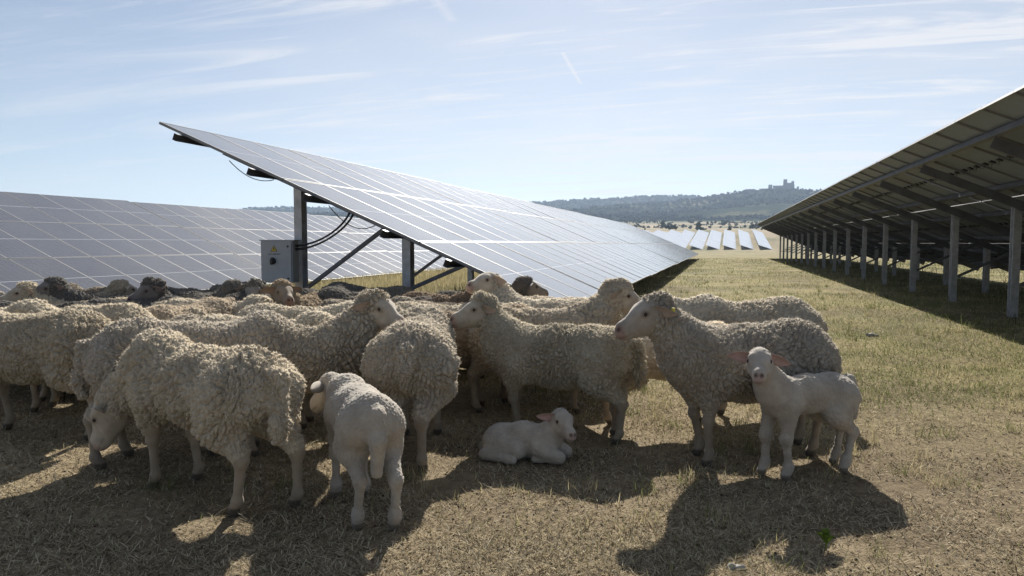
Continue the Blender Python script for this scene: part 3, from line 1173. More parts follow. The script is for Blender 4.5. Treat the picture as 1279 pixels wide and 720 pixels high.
def strands(V, N, w, count, lmin, lmax, wid, r, down=0.25, spread=0.55):
    """fine fibres: one thin triangle each, rooted on the surface"""
    idx = r.choice(len(V), count, p=w / w.sum())
    p, n = V[idx] - N[idx] * 0.004, N[idx]
    d = n + r.normal(size=(count, 3)) * spread * 0.6 - vec(0, 0, down)
    d /= np.linalg.norm(d, axis=1, keepdims=True)
    L = r.uniform(lmin, lmax, (count, 1))
    s = np.cross(d, r.normal(size=(count, 3))); s /= np.linalg.norm(s, axis=1, keepdims=True)
    bend = r.normal(size=(count, 3)) * 0.35
    m_ = p + d * L * 0.55
    e = p + (d + bend) * L
    W = wid * r.uniform(0.6, 1.2, (count, 1))
    SV = np.stack([p - s * W, p + s * W, m_ + s * W * 0.8, m_ - s * W * 0.8, e], 1).reshape(-1, 3)
    o_ = np.arange(count) * 5
    Qd = np.stack([o_, o_ + 1, o_ + 2, o_ + 3], 1)
    T = np.stack([o_ + 3, o_ + 2, o_ + 4], 1)
    return SV, Qd, T


def normals(V, Q):
    n = np.cross(V[Q[:, 2]] - V[Q[:, 0]], V[Q[:, 3]] - V[Q[:, 1]])
    out = np.zeros_like(V)
    for k in range(Q.shape[1]):
        np.add.at(out, Q[:, k], n)
    return out / np.maximum(np.linalg.norm(out, axis=1, keepdims=True), 1e-12)


EYE_ME = {}
def eye_mesh(r_):
    k = round(r_, 4)
    if k not in EYE_ME:
        vs, fs = [], []
        nu, nv = 8, 12
        for i in range(nu + 1):
            for j in range(nv):
                a, b_ = math.pi * i / nu, 2 * math.pi * j / nv
                vs.append((r_ * math.sin(a) * math.cos(b_), r_ * math.sin(a) * math.sin(b_), r_ * math.cos(a)))
        for i in range(nu):
            for j in range(nv):
                fs.append((i * nv + j, (i + 1) * nv + j, (i + 1) * nv + (j + 1) % nv, i * nv + (j + 1) % nv))
        me = bpy.data.meshes.new('eye'); me.from_pydata(vs, [], fs); me.materials.append(M['eye'])
        me.polygons.foreach_set('use_smooth', [True] * len(fs))
        EYE_ME[k] = me
    return EYE_ME[k]


HK = 1.1
FACE = np.array([0.43, 0.385, 0.33]); LEG = np.array([0.32, 0.275, 0.22]); HOOF = np.array([0.07, 0.06, 0.05])
NOSE = np.array([0.36, 0.26, 0.23]); DARKN = np.array([0.05, 0.035, 0.03]); PINK = np.array([0.46, 0.31, 0.28])


def leg_prims(f, h, j, lamb=False):
    """f: dict of leg steps (dx at hoof) ; returns body prims"""
    P_ = []
    k = 0.70 if lamb else 1.0
    return P_


def eye_spots(f, o, hd, hu, hl, k, r_):
    out = []
    for s in (1, -1):
        ls = np.linspace(0.0, 0.12, 200)[:, None]
        p = o + hd * 0.076 * k + hu * 0.029 * k + hl * s * ls
        v = f(p)
        i = int(np.argmax(v > 0))
        out.append(tuple(p[i] - hl * s * r_ * 0.55))
    return out


def make_sheep(name, neck=(0.0, 45), nlen=0.30, head=(0.0, -18), cap=True, fat=1.0, steps=(0, 0, 0, 0), level=2, folds=0.0, wool=0.034,
               seed=1, earpose=0.35, knobs=0.031, fuzz=22000, tailz=0.40, slim=1.0, wooly_face=0.0, tagged=False, legcol=1.0, stance=1.0):
    """returns dict of meshes; local frame: x forward, z up, origin on the ground under the belly"""
    r = np.random.default_rng(seed)
    hip, mid, chest = vec(-0.33, 0, 0.595), vec(0, 0, 0.565), vec(0.30, 0, 0.575)
    sh = vec(0.40, 0, 0.66)
    nd_ = aim(R(neck[0]), R(neck[1]))
    poll = sh + nd_ * nlen
    hd = aim(R(head[0]), R(head[1]))
    hl = unit(np.cross(vec(0, 0, 1), hd)); hu = np.cross(hd, hl)
    f = fat * 0.91
    # ---- bare body
    B = [(hip, mid, 0.15 * f, 0.17 * f, 0.05), (mid, chest, 0.17 * f, 0.16 * f, 0.05), (chest, sh, 0.15, 0.11, 0.06),
         (sh, poll, 0.105, 0.070, 0.08)]
    B += head_prims(poll + hd * 0.015, hd, hu, hl, HK)
    fx = [(0.30, steps[0]), (0.30, steps[1])]
    for s, (x0, st) in zip((1, -1), fx):
        kn = vec(x0 + 0.02 + st * 0.45, s * 0.105, 0.265)
        ft = vec(x0 + st * 0.9 - 0.005, s * 0.105, 0.075)
        B += [(vec(x0 - 0.02, s * 0.11, 0.50), kn, 0.068, 0.029, 0.04), (kn, kn, 0.0325, 0.0325, 0.02), (kn, ft, 0.0245, 0.0205, 0.02),
              (ft, ft, 0.0255, 0.0255, 0.02), (ft, ft + vec(0.022, 0, -0.05), 0.023, 0.029, 0.015)]
    for s, st in zip((1, -1), steps[2:]):
        stf = vec(-0.30 + st * 0.3, s * 0.135, 0.43)
        hk = vec(-0.47 + st * 0.75, s * 0.12 * stance, 0.275)
        ft = vec(-0.445 + st, s * 0.12 * stance, 0.075)
        B += [(vec(-0.36, s * 0.12, 0.55), stf, 0.12, 0.085, 0.05), (stf, hk, 0.075, 0.034, 0.04), (hk, hk + vec(-0.012, 0, 0.012), 0.0325, 0.030, 0.02),
              (hk, ft, 0.0275, 0.0215, 0.02), (ft, ft, 0.0265, 0.0265, 0.02), (ft, ft + vec(0.025, 0, -0.05), 0.024, 0.030, 0.015)]
    fb0 = field(B)
    fb = lambda p: np.maximum(fb0(p), 0.002 - p[:, 2])
    lo, hi = bounds(B); lo[2] = -0.02
    V, Q = surface_nets(fb, lo, hi, 0.016)
    V, Q = subdivide(V, Q)
    V = project(fb, V)
    # ---- own colours
    q_ = V - (poll + hd * 0.015)
    u_, w_, l_ = q_ @ hd / HK, q_ @ hu / HK, q_ @ hl / HK
    tint = np.tile(LEG * legcol, (len(V), 1))
    hm = np.clip((u_ + 0.02) / 0.04, 0, 1) * (np.linalg.norm(q_, axis=1) < 0.30)
    hm = (hm * (V[:, 2] > 0.02) * (np.abs(l_) < 0.14))[:, None]
    tint = tint * (1 - hm) + FACE * hm
    nm = (np.clip((u_ - 0.196) / 0.02, 0, 1) * (np.abs(l_) < 0.06) * (np.abs(w_) < 0.1))[:, None]
    tint = tint * (1 - nm) + NOSE * nm
    for s in (1, -1):
        dn = np.sqrt(((u_ - 0.228) / 1.2) ** 2 + (w_ - 0.008) ** 2 + (l_ - s * 0.018) ** 2)
        a_ = np.clip(1 - dn / 0.016, 0, 1)[:, None] ** 0.5
        tint = tint * (1 - a_) + DARKN * a_
    for s in (1, -1):
        ey_ = np.sqrt(((u_ - 0.076) / 1.3) ** 2 + (w_ - 0.030) ** 2 + (l_ - s * 0.058) ** 2)
        a_ = np.clip(1 - (ey_ - 0.012) / 0.012, 0, 1)[:, None] * 0.7
        tint = tint * (1 - a_) + np.array([0.17, 0.13, 0.10]) * a_
    tint = tint * (0.86 + 0.28 * fbm(V * 22, seed + 33, 3))[:, None]
    ml = ((np.abs(w_ + 0.036 + (0.235 - u_) * 0.05) < 0.005) & (u_ > 0.15) & (u_ < 0.27))[:, None] * 0.22
    tint = tint * (1 - ml) + DARKN * ml
    hf = (np.clip((0.048 - V[:, 2]) / 0.012, 0, 1))[:, None]
    tint = tint * (1 - hf) + HOOF * hf
    dirt = np.clip(1 - V[:, 2] / 0.3, 0, 1)[:, None] * 0.18
    tint = tint * (1 - dirt) + np.array([0.20, 0.155, 0.10]) * dirt
    Vs, Fs, Ts = [V], [Q], [tint]
    off = len(V)
    for s in (1, -1):
        eb = poll + hd * 0.022 + hu * 0.034 + hl * s * 0.066
        ed = hl * s * 1.0 - hd * (0.22 + earpose * 0.3) - hu * (0.12 + earpose * 0.45)
        ev, eq, inn = ear_mesh(eb, ed, hd * 0.9 - hu * 0.1 + hl * s * 0.15, 0.140, 0.070)
        ec = np.where(inn[:, None], np.array([0.42, 0.335, 0.285]), FACE)
        if s < 0: eq = eq
        Vs.append(ev); Fs.append(eq + off); Ts.append(ec); off += len(ev)
    body = np_mesh(name + '_body', np.concatenate(Vs), [np.concatenate(Fs)], [M['hide']], tint=np.concatenate(Ts))
    # ---- fleece
    W = [(hip, mid, 0.222 * f, 0.238 * f, 0.06, (vec(0, 0, 1), 0.98)), (mid, chest, 0.238 * f, 0.220 * f, 0.06),
         (hip + vec(-0.03, 0, 0.02), hip + vec(0.05, 0, 0.02), 0.205 * f, 0.2 * f, 0.06), (chest, sh + vec(0, 0, -0.02), 0.205 * f, 0.165, 0.10)]
    W += [(sh, sh + (poll - sh) * 0.86, 0.165, 0.112, 0.10)]
    if cap:
        W += [(poll - hd * 0.055 + hu * 0.02, poll + hd * 0.012 + hu * 0.052, 0.078, 0.062 + 0.02 * wooly_face, 0.05)]
    if wooly_face:
        for s in (1, -1):
            W += [(poll - hu * 0.03 + hl * s * 0.045, poll + hd * 0.05 - hu * 0.055 + hl * s * 0.035, 0.06 * wooly_face, 0.042 * wooly_face, 0.03)]
    for s, (x0, st) in zip((1, -1), fx):
        kn = vec(x0 + 0.02 + st * 0.45, s * 0.105, 0.30)
        W += [(vec(x0 - 0.03, s * 0.12, 0.50), kn + vec(0, 0, 0.09), 0.11 * slim, 0.062 * slim, 0.07), (kn + vec(0, 0, 0.09), kn + vec(0, 0, 0.02), 0.060 * slim, 0.040, 0.03)]
    for s, st in zip((1, -1), steps[2:]):
        stf = vec(-0.33 + st * 0.3, s * 0.14, 0.44)
        hk = vec(-0.47 + st * 0.75, s * 0.12 * stance, 0.29)
        W += [(vec(-0.37, s * 0.125, 0.56), stf, 0.155 * slim, 0.118 * slim, 0.08), (stf, hk + vec(0.015, 0, 0.02), 0.108 * slim, 0.052, 0.05)]
    tl = vec(-0.555, 0, 0.66)
    W += [(tl, vec(-0.585, 0.01, tailz + 0.08), 0.058, 0.050, 0.035), (vec(-0.585, 0.01, tailz + 0.08), vec(-0.58, 0.01, tailz), 0.048, 0.03, 0.02)]
    fw0 = field(W)
    lo, hi = bounds(W)
    V, Q = surface_nets(fw0, lo, hi, 0.0175)
    for _ in range(level):
        V, Q = subdivide(V, Q)
        V = project(fw0, V, 1)
    N = grad(fw0, V)
    wp = V + 0.06 * (np.stack([vnoise(V * 13, seed + s_) for s_ in (5, 6, 7)], 1) - 0.5)
    wp = wp + vec(0, 0, 1) * 0.0
    F1, F2 = worley(wp / np.array([knobs, knobs, knobs * 1.9]), seed)
    kn_ = 1 - np.exp(-((F2 - F1) / 0.19) ** 1.15)
    G1, G2 = worley(wp / (knobs * np.array([0.46, 0.46, 0.9])), seed + 40)
    kf = 1 - np.exp(-(G2 - G1) / 0.2)
    H1, H2 = worley(wp / np.array([0.085, 0.085, 0.14]) + 7.7, seed + 70)
    part = np.exp(-((H2 - H1) / 0.07) ** 1.2) * np.clip((fbm(V * 2.6, seed + 75, 2) - 0.35) * 3, 0, 1)
    big = fbm(V * 5.5, seed + 60, 3) - 0.5
    patch = np.clip((fbm(V * 3.3, seed + 80, 2) - 0.25) * 2.4, 0.45, 1.1)
    legfade = np.clip((V[:, 2] - 0.26) / 0.16, 0.25, 1)
    disp = wool * 1.0 * patch * legfade * (kn_ - 0.8) + wool * 0.36 * legfade * (kf - 0.6) - 0.022 * part * legfade + 0.05 * big * legfade
    if folds:
        ph = V[:, 0] / 0.072 + 1.8 * fbm(V * np.array([4, 4, 9]), seed + 90, 3)
        fm = np.clip((V[:, 0] + 0.12) / 0.25, 0, 1) * np.clip((0.80 - V[:, 2]) / 0.2, 0.2, 1)
        disp = disp + folds * fm * (np.abs(np.sin(math.pi * ph)) - 0.55)
    V = V + N * disp[:, None]
    N = normals(V, Q)
    SV, SQ, ST = strands(V, N * 0.75 - np.array([0, 0, 0.35]), (0.1 + kn_) * (0.10 + 1.9 * np.clip(N[:, 2], 0, 1) ** 1.5), fuzz, 0.006, 0.018, 0.0008, r)
    o_ = len(V)
    fleece = np_mesh(name + '_fleece', np.concatenate([V, SV]), [Q, SQ + o_, ST + o_], [M['wool'], M['fibre']], midx=[0, 1, 1])
    eyes = eye_spots(fb0, poll + hd * 0.015, hd, hu, hl, HK, 0.0128)
    tagp = None
    if tagged:
        ed_ = unit(hl * tagged - hd * (0.22 + earpose * 0.3) - hu * (0.12 + earpose * 0.45))
        tagp = (poll + hd * 0.006 + hu * 0.034 + hl * tagged * 0.064 + ed_ * 0.075 - hd * 0.012 + hl * tagged * 0.016, hd)
    return dict(body=body, fleece=fleece, eyes=eyes, er=0.0128, tagp=tagp)


def make_lamb(name, neck=(0, 50), nlen=0.17, head=(0, -10), seed=1, steps=(0, 0, 0, 0), lying=False, earpose=(0.0, 0.0), fuzz=14000, fat=0.85, tail=0.30):
    r = np.random.default_rng(seed)
    hd = aim(R(head[0]), R(head[1]))
    hl = unit(np.cross(vec(0, 0, 1), hd)); hu = np.cross(hd, hl)
    k = 0.87
    if not lying:
        hip, mid, chest, sh = vec(-0.185, 0, 0.455), vec(0, 0, 0.445), vec(0.16, 0, 0.445), vec(0.215, 0, 0.49)
        poll = sh + aim(R(neck[0]), R(neck[1])) * nlen
        B = [(hip, mid, 0.118 * fat, 0.118 * fat, 0.05), (mid, chest, 0.116 * fat, 0.110 * fat, 0.05), (chest, sh, 0.100, 0.088, 0.05), (sh, poll, 0.080, 0.056, 0.06)]
        for s, st in zip((1, -1), steps[:2]):
            kn = vec(0.185 + st * 0.45, s * 0.068, 0.225); ft = vec(0.175 + st * 0.95, s * 0.068, 0.07)
            B += [(vec(0.16, s * 0.07, 0.40), kn, 0.052, 0.0275, 0.06), (kn, kn, 0.0265, 0.0265, 0.03), (kn, ft, 0.0225, 0.019, 0.03),
                  (ft, ft, 0.0235, 0.0235, 0.03), (ft, ft + vec(0.02, 0, -0.045), 0.022, 0.0265, 0.02)]
        for s, st in zip((1, -1), steps[2:]):
            stf = vec(-0.155 + st * 0.3, s * 0.085, 0.34); hk = vec(-0.292 + st * 0.75, s * 0.075, 0.225); ft = vec(-0.262 + st, s * 0.075, 0.07)
            B += [(vec(-0.19, s * 0.07, 0.43), stf, 0.092, 0.070, 0.05), (stf, hk, 0.054, 0.029, 0.05), (hk, ft, 0.0235, 0.020, 0.03),
                  (ft, ft, 0.0245, 0.0245, 0.03), (ft, ft + vec(0.02, 0, -0.045), 0.0225, 0.027, 0.02)]
        t0 = vec(-0.295, 0, 0.50)
        B += [(t0, vec(-0.325, 0.008, 0.40), 0.036, 0.038, 0.03), (vec(-0.325, 0.008, 0.40), vec(-0.318, 0.012, tail), 0.038, 0.026, 0.02)]
    else:
        hip, mid, chest, sh = vec(-0.16, 0, 0.115), vec(0, 0, 0.125), vec(0.14, 0, 0.13), vec(0.185, 0, 0.165)
        poll = sh + aim(R(neck[0]), R(neck[1])) * nlen
        B = [(hip, mid, 0.105, 0.112, 0.05), (mid, chest, 0.112, 0.108, 0.05), (chest, sh, 0.1, 0.08, 0.05), (sh, poll, 0.074, 0.054, 0.05)]
        for s in (1, -1):
            kn = vec(0.275, s * 0.075, 0.052); ft = vec(0.15, s * 0.085, 0.036)
            B += [(vec(0.15, s * 0.085, 0.10), kn, 0.058, 0.040, 0.03), (kn, ft, 0.036, 0.027, 0.02), (ft, ft + vec(-0.03, 0, -0.005), 0.028, 0.03, 0.01)]
        # hind legs folded to the near side
        for s, dx in ((1, 0.0), (-1, 0.02)):
            stf = vec(-0.02 + dx, s * 0.125, 0.085); hk = vec(-0.215, s * 0.155, 0.045); ft = vec(-0.06 + dx, s * 0.185, 0.034)
            B += [(vec(-0.17, s * 0.07, 0.11), stf, 0.092, 0.055, 0.04), (stf, hk, 0.05, 0.036, 0.03), (hk, ft, 0.032, 0.026, 0.015), (ft, ft + vec(0.035, 0, -0.004), 0.028, 0.029, 0.01)]
        B += [(vec(-0.26, 0, 0.10), vec(-0.31, 0.03, 0.04), 0.034, 0.03, 0.02)]
    B += head_prims(poll + hd * 0.01, hd, hu, hl, k)
    fb0 = field(B)
    fb = lambda p: np.maximum(fb0(p), 0.002 - p[:, 2])
    lo, hi = bounds(B); lo[2] = -0.02
    V, Q = surface_nets(fb, lo, hi, 0.0105)
    V, Q = subdivide(V, Q)
    V = project(fb, V)
    N = grad(fb, V)
    q_ = V - (poll + hd * 0.01)
    u_, w_, l_ = q_ @ hd / k, q_ @ hu / k, q_ @ hl / k
    isface = np.clip((u_ + 0.0) / 0.05, 0, 1) * (np.linalg.norm(q_, axis=1) < 0.25 * 1.0)
    low = np.clip(V[:, 2] / 0.1, 0, 1) if not lying else 1
    F1, F2 = worley((V + 0.02 * (np.stack([vnoise(V * 25, seed + s_) for s_ in (5, 6, 7)], 1) - 0.5)) / 0.017, seed)
    kn_ = np.clip((F2 - F1) / 0.5, 0, 1)
    V = V + N * ((0.0045 * (kn_ - 0.5) + 0.012 * (fbm(V * 14, seed + 3, 3) - 0.5)) * (1 - 0.92 * isface) * low)[:, None]
    WOOL = np.array([0.40, 0.355, 0.295])
    tint = np.tile(WOOL, (len(V), 1)) * (0.9 + 0.2 * fbm(V * 9, seed + 9, 3))[:, None]
    tint = tint * (1 - isface[:, None]) + np.array([0.44, 0.39, 0.33]) * isface[:, None]
    nm = (0.8 * np.clip((u_ - 0.214) / 0.015, 0, 1) * (np.abs(l_) < 0.06) * (np.abs(w_) < 0.1))[:, None]
    tint = tint * (1 - nm) + NOSE * nm
    for s in (1, -1):
        dn = np.sqrt(((u_ - 0.228) / 1.2) ** 2 + (w_ - 0.008) ** 2 + (l_ - s * 0.018) ** 2)
        a_ = np.clip(1 - dn / 0.017, 0, 1)[:, None] ** 0.5
        tint = tint * (1 - a_) + DARKN * a_
        ey_ = np.sqrt((u_ - 0.078) ** 2 + (w_ - 0.030) ** 2 + (l_ - s * 0.055) ** 2)
        a_ = np.clip(1 - (ey_ - 0.013) / 0.009, 0, 1)[:, None] * 0.6
        tint = tint * (1 - a_) + np.array([0.25, 0.17, 0.13]) * a_
    ml = ((np.abs(w_ + 0.036 + (0.235 - u_) * 0.05) < 0.006) & (u_ > 0.16) & (u_ < 0.27))[:, None] * 0.4
    tint = tint * (1 - ml) + DARKN * ml
    hf = np.clip((0.040 - V[:, 2]) / 0.012, 0, 1)[:, None] * (0 if lying else 1)
    tint = tint * (1 - hf) + np.array([0.16, 0.13, 0.10]) * hf
    Vs, Fs, Ts = [V], [Q], [tint]
    off = len(V)
    for s, ep in zip((1, -1), earpose):
        eb = poll + hd * 0.008 + hu * 0.030 * k + hl * s * 0.056 * k
        ed = hl * s * (1.0 - 0.55 * max(ep, 0)) - hd * 0.15 - hu * (0.05 + ep * 0.9)
        ev, eq, inn = ear_mesh(eb, ed, hd * 0.95 - hu * 0.05 + hl * s * 0.1, 0.120, 0.058)
        ec = np.where(inn[:, None], PINK, np.array([0.43, 0.38, 0.32]))
        Vs.append(ev); Fs.append(eq + off); Ts.append(ec); off += len(ev)
    N = normals(V, Q)
    SV, SQ, ST = strands(V, N, 1.001 - isface, fuzz, 0.003, 0.0075, 0.0008, r, 0.4, 0.5)
    o_ = sum(len(v) for v in Vs)
    Vs.append(SV); Ts.append(np.tile(WOOL, (len(SV), 1)))
    body = np_mesh(name + '_body', np.concatenate(Vs), [np.concatenate(Fs), SQ + o_, ST + o_], [M['hide'], M['fibre']], midx=[0, 1, 1], tint=np.concatenate(Ts))
    eyes = eye_spots(fb0, poll + hd * 0.01, hd, hu, hl, k, 0.0122)
    return dict(body=body, fleece=None, eyes=eyes, er=0.0122, tagp=None)


def place(kind, A, pos, heading, scale, label, cat, group, col=(1, 1, 1)):
    o = link(kind, A['body'], None, (pos.x, pos.y, float(terrain_z(np.array([pos.x]), np.array([pos.y]))[0])))
    o.rotation_euler = (0, 0, YAW + R(heading))
    sc = scale if isinstance(scale, tuple) else (scale,) * 3
    o.scale = sc
    o.color = (*col, 1)
    tag(o, label, cat, group)
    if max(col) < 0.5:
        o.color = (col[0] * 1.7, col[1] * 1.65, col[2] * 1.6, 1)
    if A['fleece']:
        f = link('fleece', A['fleece'], o); f.color = (*col, 1)
    for e in A['eyes']:
        link('eye', eye_mesh(A['er']), o, e)
    if A['tagp'] is not None:
        p, d = A['tagp']
        b_ = MB(); b_.box((0, 0, 0), (0.026, 0.006, 0.022))
        t = link('ear_tag', b_.mesh('ear_tag', [M['tag']]), o, tuple(p))
        t.rotation_euler = (0, 0, math.atan2(d[1], d[0]) + math.pi / 2)
    return o


EW, LB = 'ewes of the flock', 'lambs of the flock'
# --- the ewes and lambs in front, each with its own pose
A = make_sheep('grazing', neck=(20, -38), nlen=0.40, head=(30, -64), cap=False, fat=0.94, steps=(0.02, -0.06, 0.05, -0.10), folds=0.024, seed=3, level=2, fuzz=40000, tailz=0.38, knobs=0.029)
place('sheep', A, at_depth(254, 3.6), 147, 0.95, 'cream ewe in front with its head lowered to the ground and ridged fleece', 'sheep', EW, (1.12, 1.08, 1.0))
A = make_sheep('behind_grazer', neck=(0, -25), nlen=0.3, head=(0, -55), steps=(0, 0, 0.04, -0.06), seed=5, level=2, fuzz=40000, knobs=0.033, fat=1.0)
place('sheep', A, at_depth(240, 4.25), 18, 1.0, 'grey ewe facing right behind the grazing ewe, dark hind legs showing', 'sheep', EW, (0.92, 0.9, 0.88))
A = make_sheep('left_edge', neck=(0, 0), nlen=0.3, head=(0, -40), steps=(0.05, -0.05, -0.02, 0.10), seed=9, level=2, fuzz=40000, knobs=0.031)
place('sheep', A, at_depth(36, 4.75), 176, 1.0, 'ewe cut by the left edge of the photo, rump to the right', 'sheep', EW, (0.98, 0.94, 0.86))
A = make_sheep('looking_right', neck=(-4, 54), nlen=0.30, head=(-40, -22), steps=(0, 0, 0, 0), seed=12, level=2, fuzz=40000, knobs=0.025, wooly_face=1.0)
place('sheep', A, at_depth(352, 4.45), 8, 0.95, 'woolly-faced ewe looking right, standing behind the lamb with its rump to us', 'sheep', EW, (0.98, 0.95, 0.9))
A = make_sheep('rump', neck=(0, 5), nlen=0.3, head=(0, -30), steps=(0, 0, 0.03, -0.03), seed=17, level=2, fuzz=40000, knobs=0.024, tailz=0.50, slim=0.92, stance=0.6)
place('sheep', A, at_depth(519, 4.42), 92, 1.0, 'ewe with its round curly rump to the camera, short tail, thin pale legs', 'sheep', EW, (0.95, 0.93, 0.9))
A = make_sheep('middle', neck=(14, 54), nlen=0.29, head=(44, -14), steps=(-0.02, 0.07, -0.03, 0.04), seed=21, level=2, fuzz=40000, knobs=0.026, wooly_face=1.0)
place('sheep', A, at_depth(698, 4.75), 160, 0.90, 'pale-faced ewe standing over the lying lamb, curly cap of wool', 'sheep', EW, (0.97, 0.95, 0.88))
A = make_sheep('right_ewe', neck=(0, 46), nlen=0.33, head=(4, -22), earpose=0.55, steps=(0.03, -0.05, 0.05, -0.05), seed=26, level=2, fuzz=40000, knobs=0.027, cap=True, tagged=1, fat=1.03)
place('sheep', A, at_depth(936, 4.25), 198, 0.97, 'big ewe in profile with a yellow ear tag, behind the standing lamb', 'sheep', EW, (0.84, 0.83, 0.82))
A = make_sheep('behind_right', neck=(0, 10), nlen=0.3, head=(0, -30), seed=31, level=1, fuzz=22000, knobs=0.025)
place('sheep', A, at_depth(938, 5.5), 200, 1.03, 'ewe of which only the back and rump rise behind the big tagged ewe', 'sheep', EW, (1.02, 1.0, 0.95))
A = make_sheep('slim', neck=(0, -10), nlen=0.3, head=(0, -45), seed=35, level=1, fuzz=22000, wool=0.014, knobs=0.021, fat=0.86, slim=0.8)
place('sheep', A, at_depth(834, 4.95), 8, 0.86, 'smooth short-woolled ewe between the two standing ewes, seen below their heads', 'sheep', EW, (1.12, 1.06, 0.98))
A = make_sheep('capped', neck=(0, 48), nlen=0.32, head=(-10, -22), seed=38, level=1, fuzz=22000, wooly_face=1.25, knobs=0.023)
place('sheep', A, at_depth(668, 5.45), -4, 0.97, 'woolly-capped ewe looking right from behind the ewe over the lying lamb', 'sheep', EW, (0.9, 0.86, 0.8))
A2 = make_sheep('wide_ear', neck=(0, 60), nlen=0.32, head=(55, -5), seed=43, level=1, fuzz=22000, cap=False, earpose=0.2)
place('sheep', A2, at_depth(690, 6.3), 168, 0.97, 'white-headed ewe with ears stuck out, right behind the curly-capped head', 'sheep', EW, (1.12, 1.1, 1.05))
P1 = make_sheep('crowd_low', neck=(0, -20), nlen=0.33, head=(0, -55), seed=51, level=1, fuzz=22000)
place('sheep', P1, at_depth(590, 5.5), 20, 0.92, 'brownish ewe behind the round curly rump, back only', 'sheep', EW, (0.62, 0.55, 0.48))

A = make_lamb('rear_lamb', neck=(10, 5), nlen=0.17, head=(28, -35), seed=61, steps=(0.02, -0.02, 0.03, -0.04), fat=1.05, tail=0.27, earpose=(0.2, 0.2))
place('lamb', A, at_depth(446, 3.38), 116, (1.06, 0.95, 1.03), 'white lamb with its rump and long tail to the camera', 'lamb', LB)
A = make_lamb('right_lamb', neck=(6, 60), nlen=0.19, head=(52, -16), seed=65, steps=(-0.02, 0.03, 0.04, -0.03), earpose=(0.40, 0.05))
place('lamb', A, at_depth(1010, 3.93), 201, (1.02, 0.93, 0.98), 'white lamb standing and facing the camera with pink ears spread', 'lamb', LB)
A = make_lamb('lying_lamb', neck=(0, 62), nlen=0.145, head=(-46, -20), seed=69, lying=True, earpose=(0.9, -0.05), fuzz=6000)
place('lamb', A, at_depth(654, 4.22), -22, 0.87, 'white lamb lying on the ground with its legs folded', 'lamb', LB)

# --- the flock behind: shared poses
P2 = make_sheep('crowd_up', neck=(0, 44), nlen=0.31, head=(40, -15), seed=55, earpose=0.0, level=1, fuzz=22000, wooly_face=0.6)
P3 = make_sheep('crowd_side', neck=(0, 36), nlen=0.31, head=(-60, -20), seed=58, earpose=0.0, level=1, fuzz=22000, wooly_face=0.6)
P4 = make_sheep('crowd_level', neck=(0, 5), nlen=0.32, head=(0, -25), seed=59, level=1, fuzz=22000, cap=True)
cream, grey, brown, dark = (1.05, 1.02, 0.95), (0.85, 0.83, 0.8), (0.62, 0.54, 0.46), (0.24, 0.25, 0.28)  # dark: bluish shade of the middle row put into the wool colour
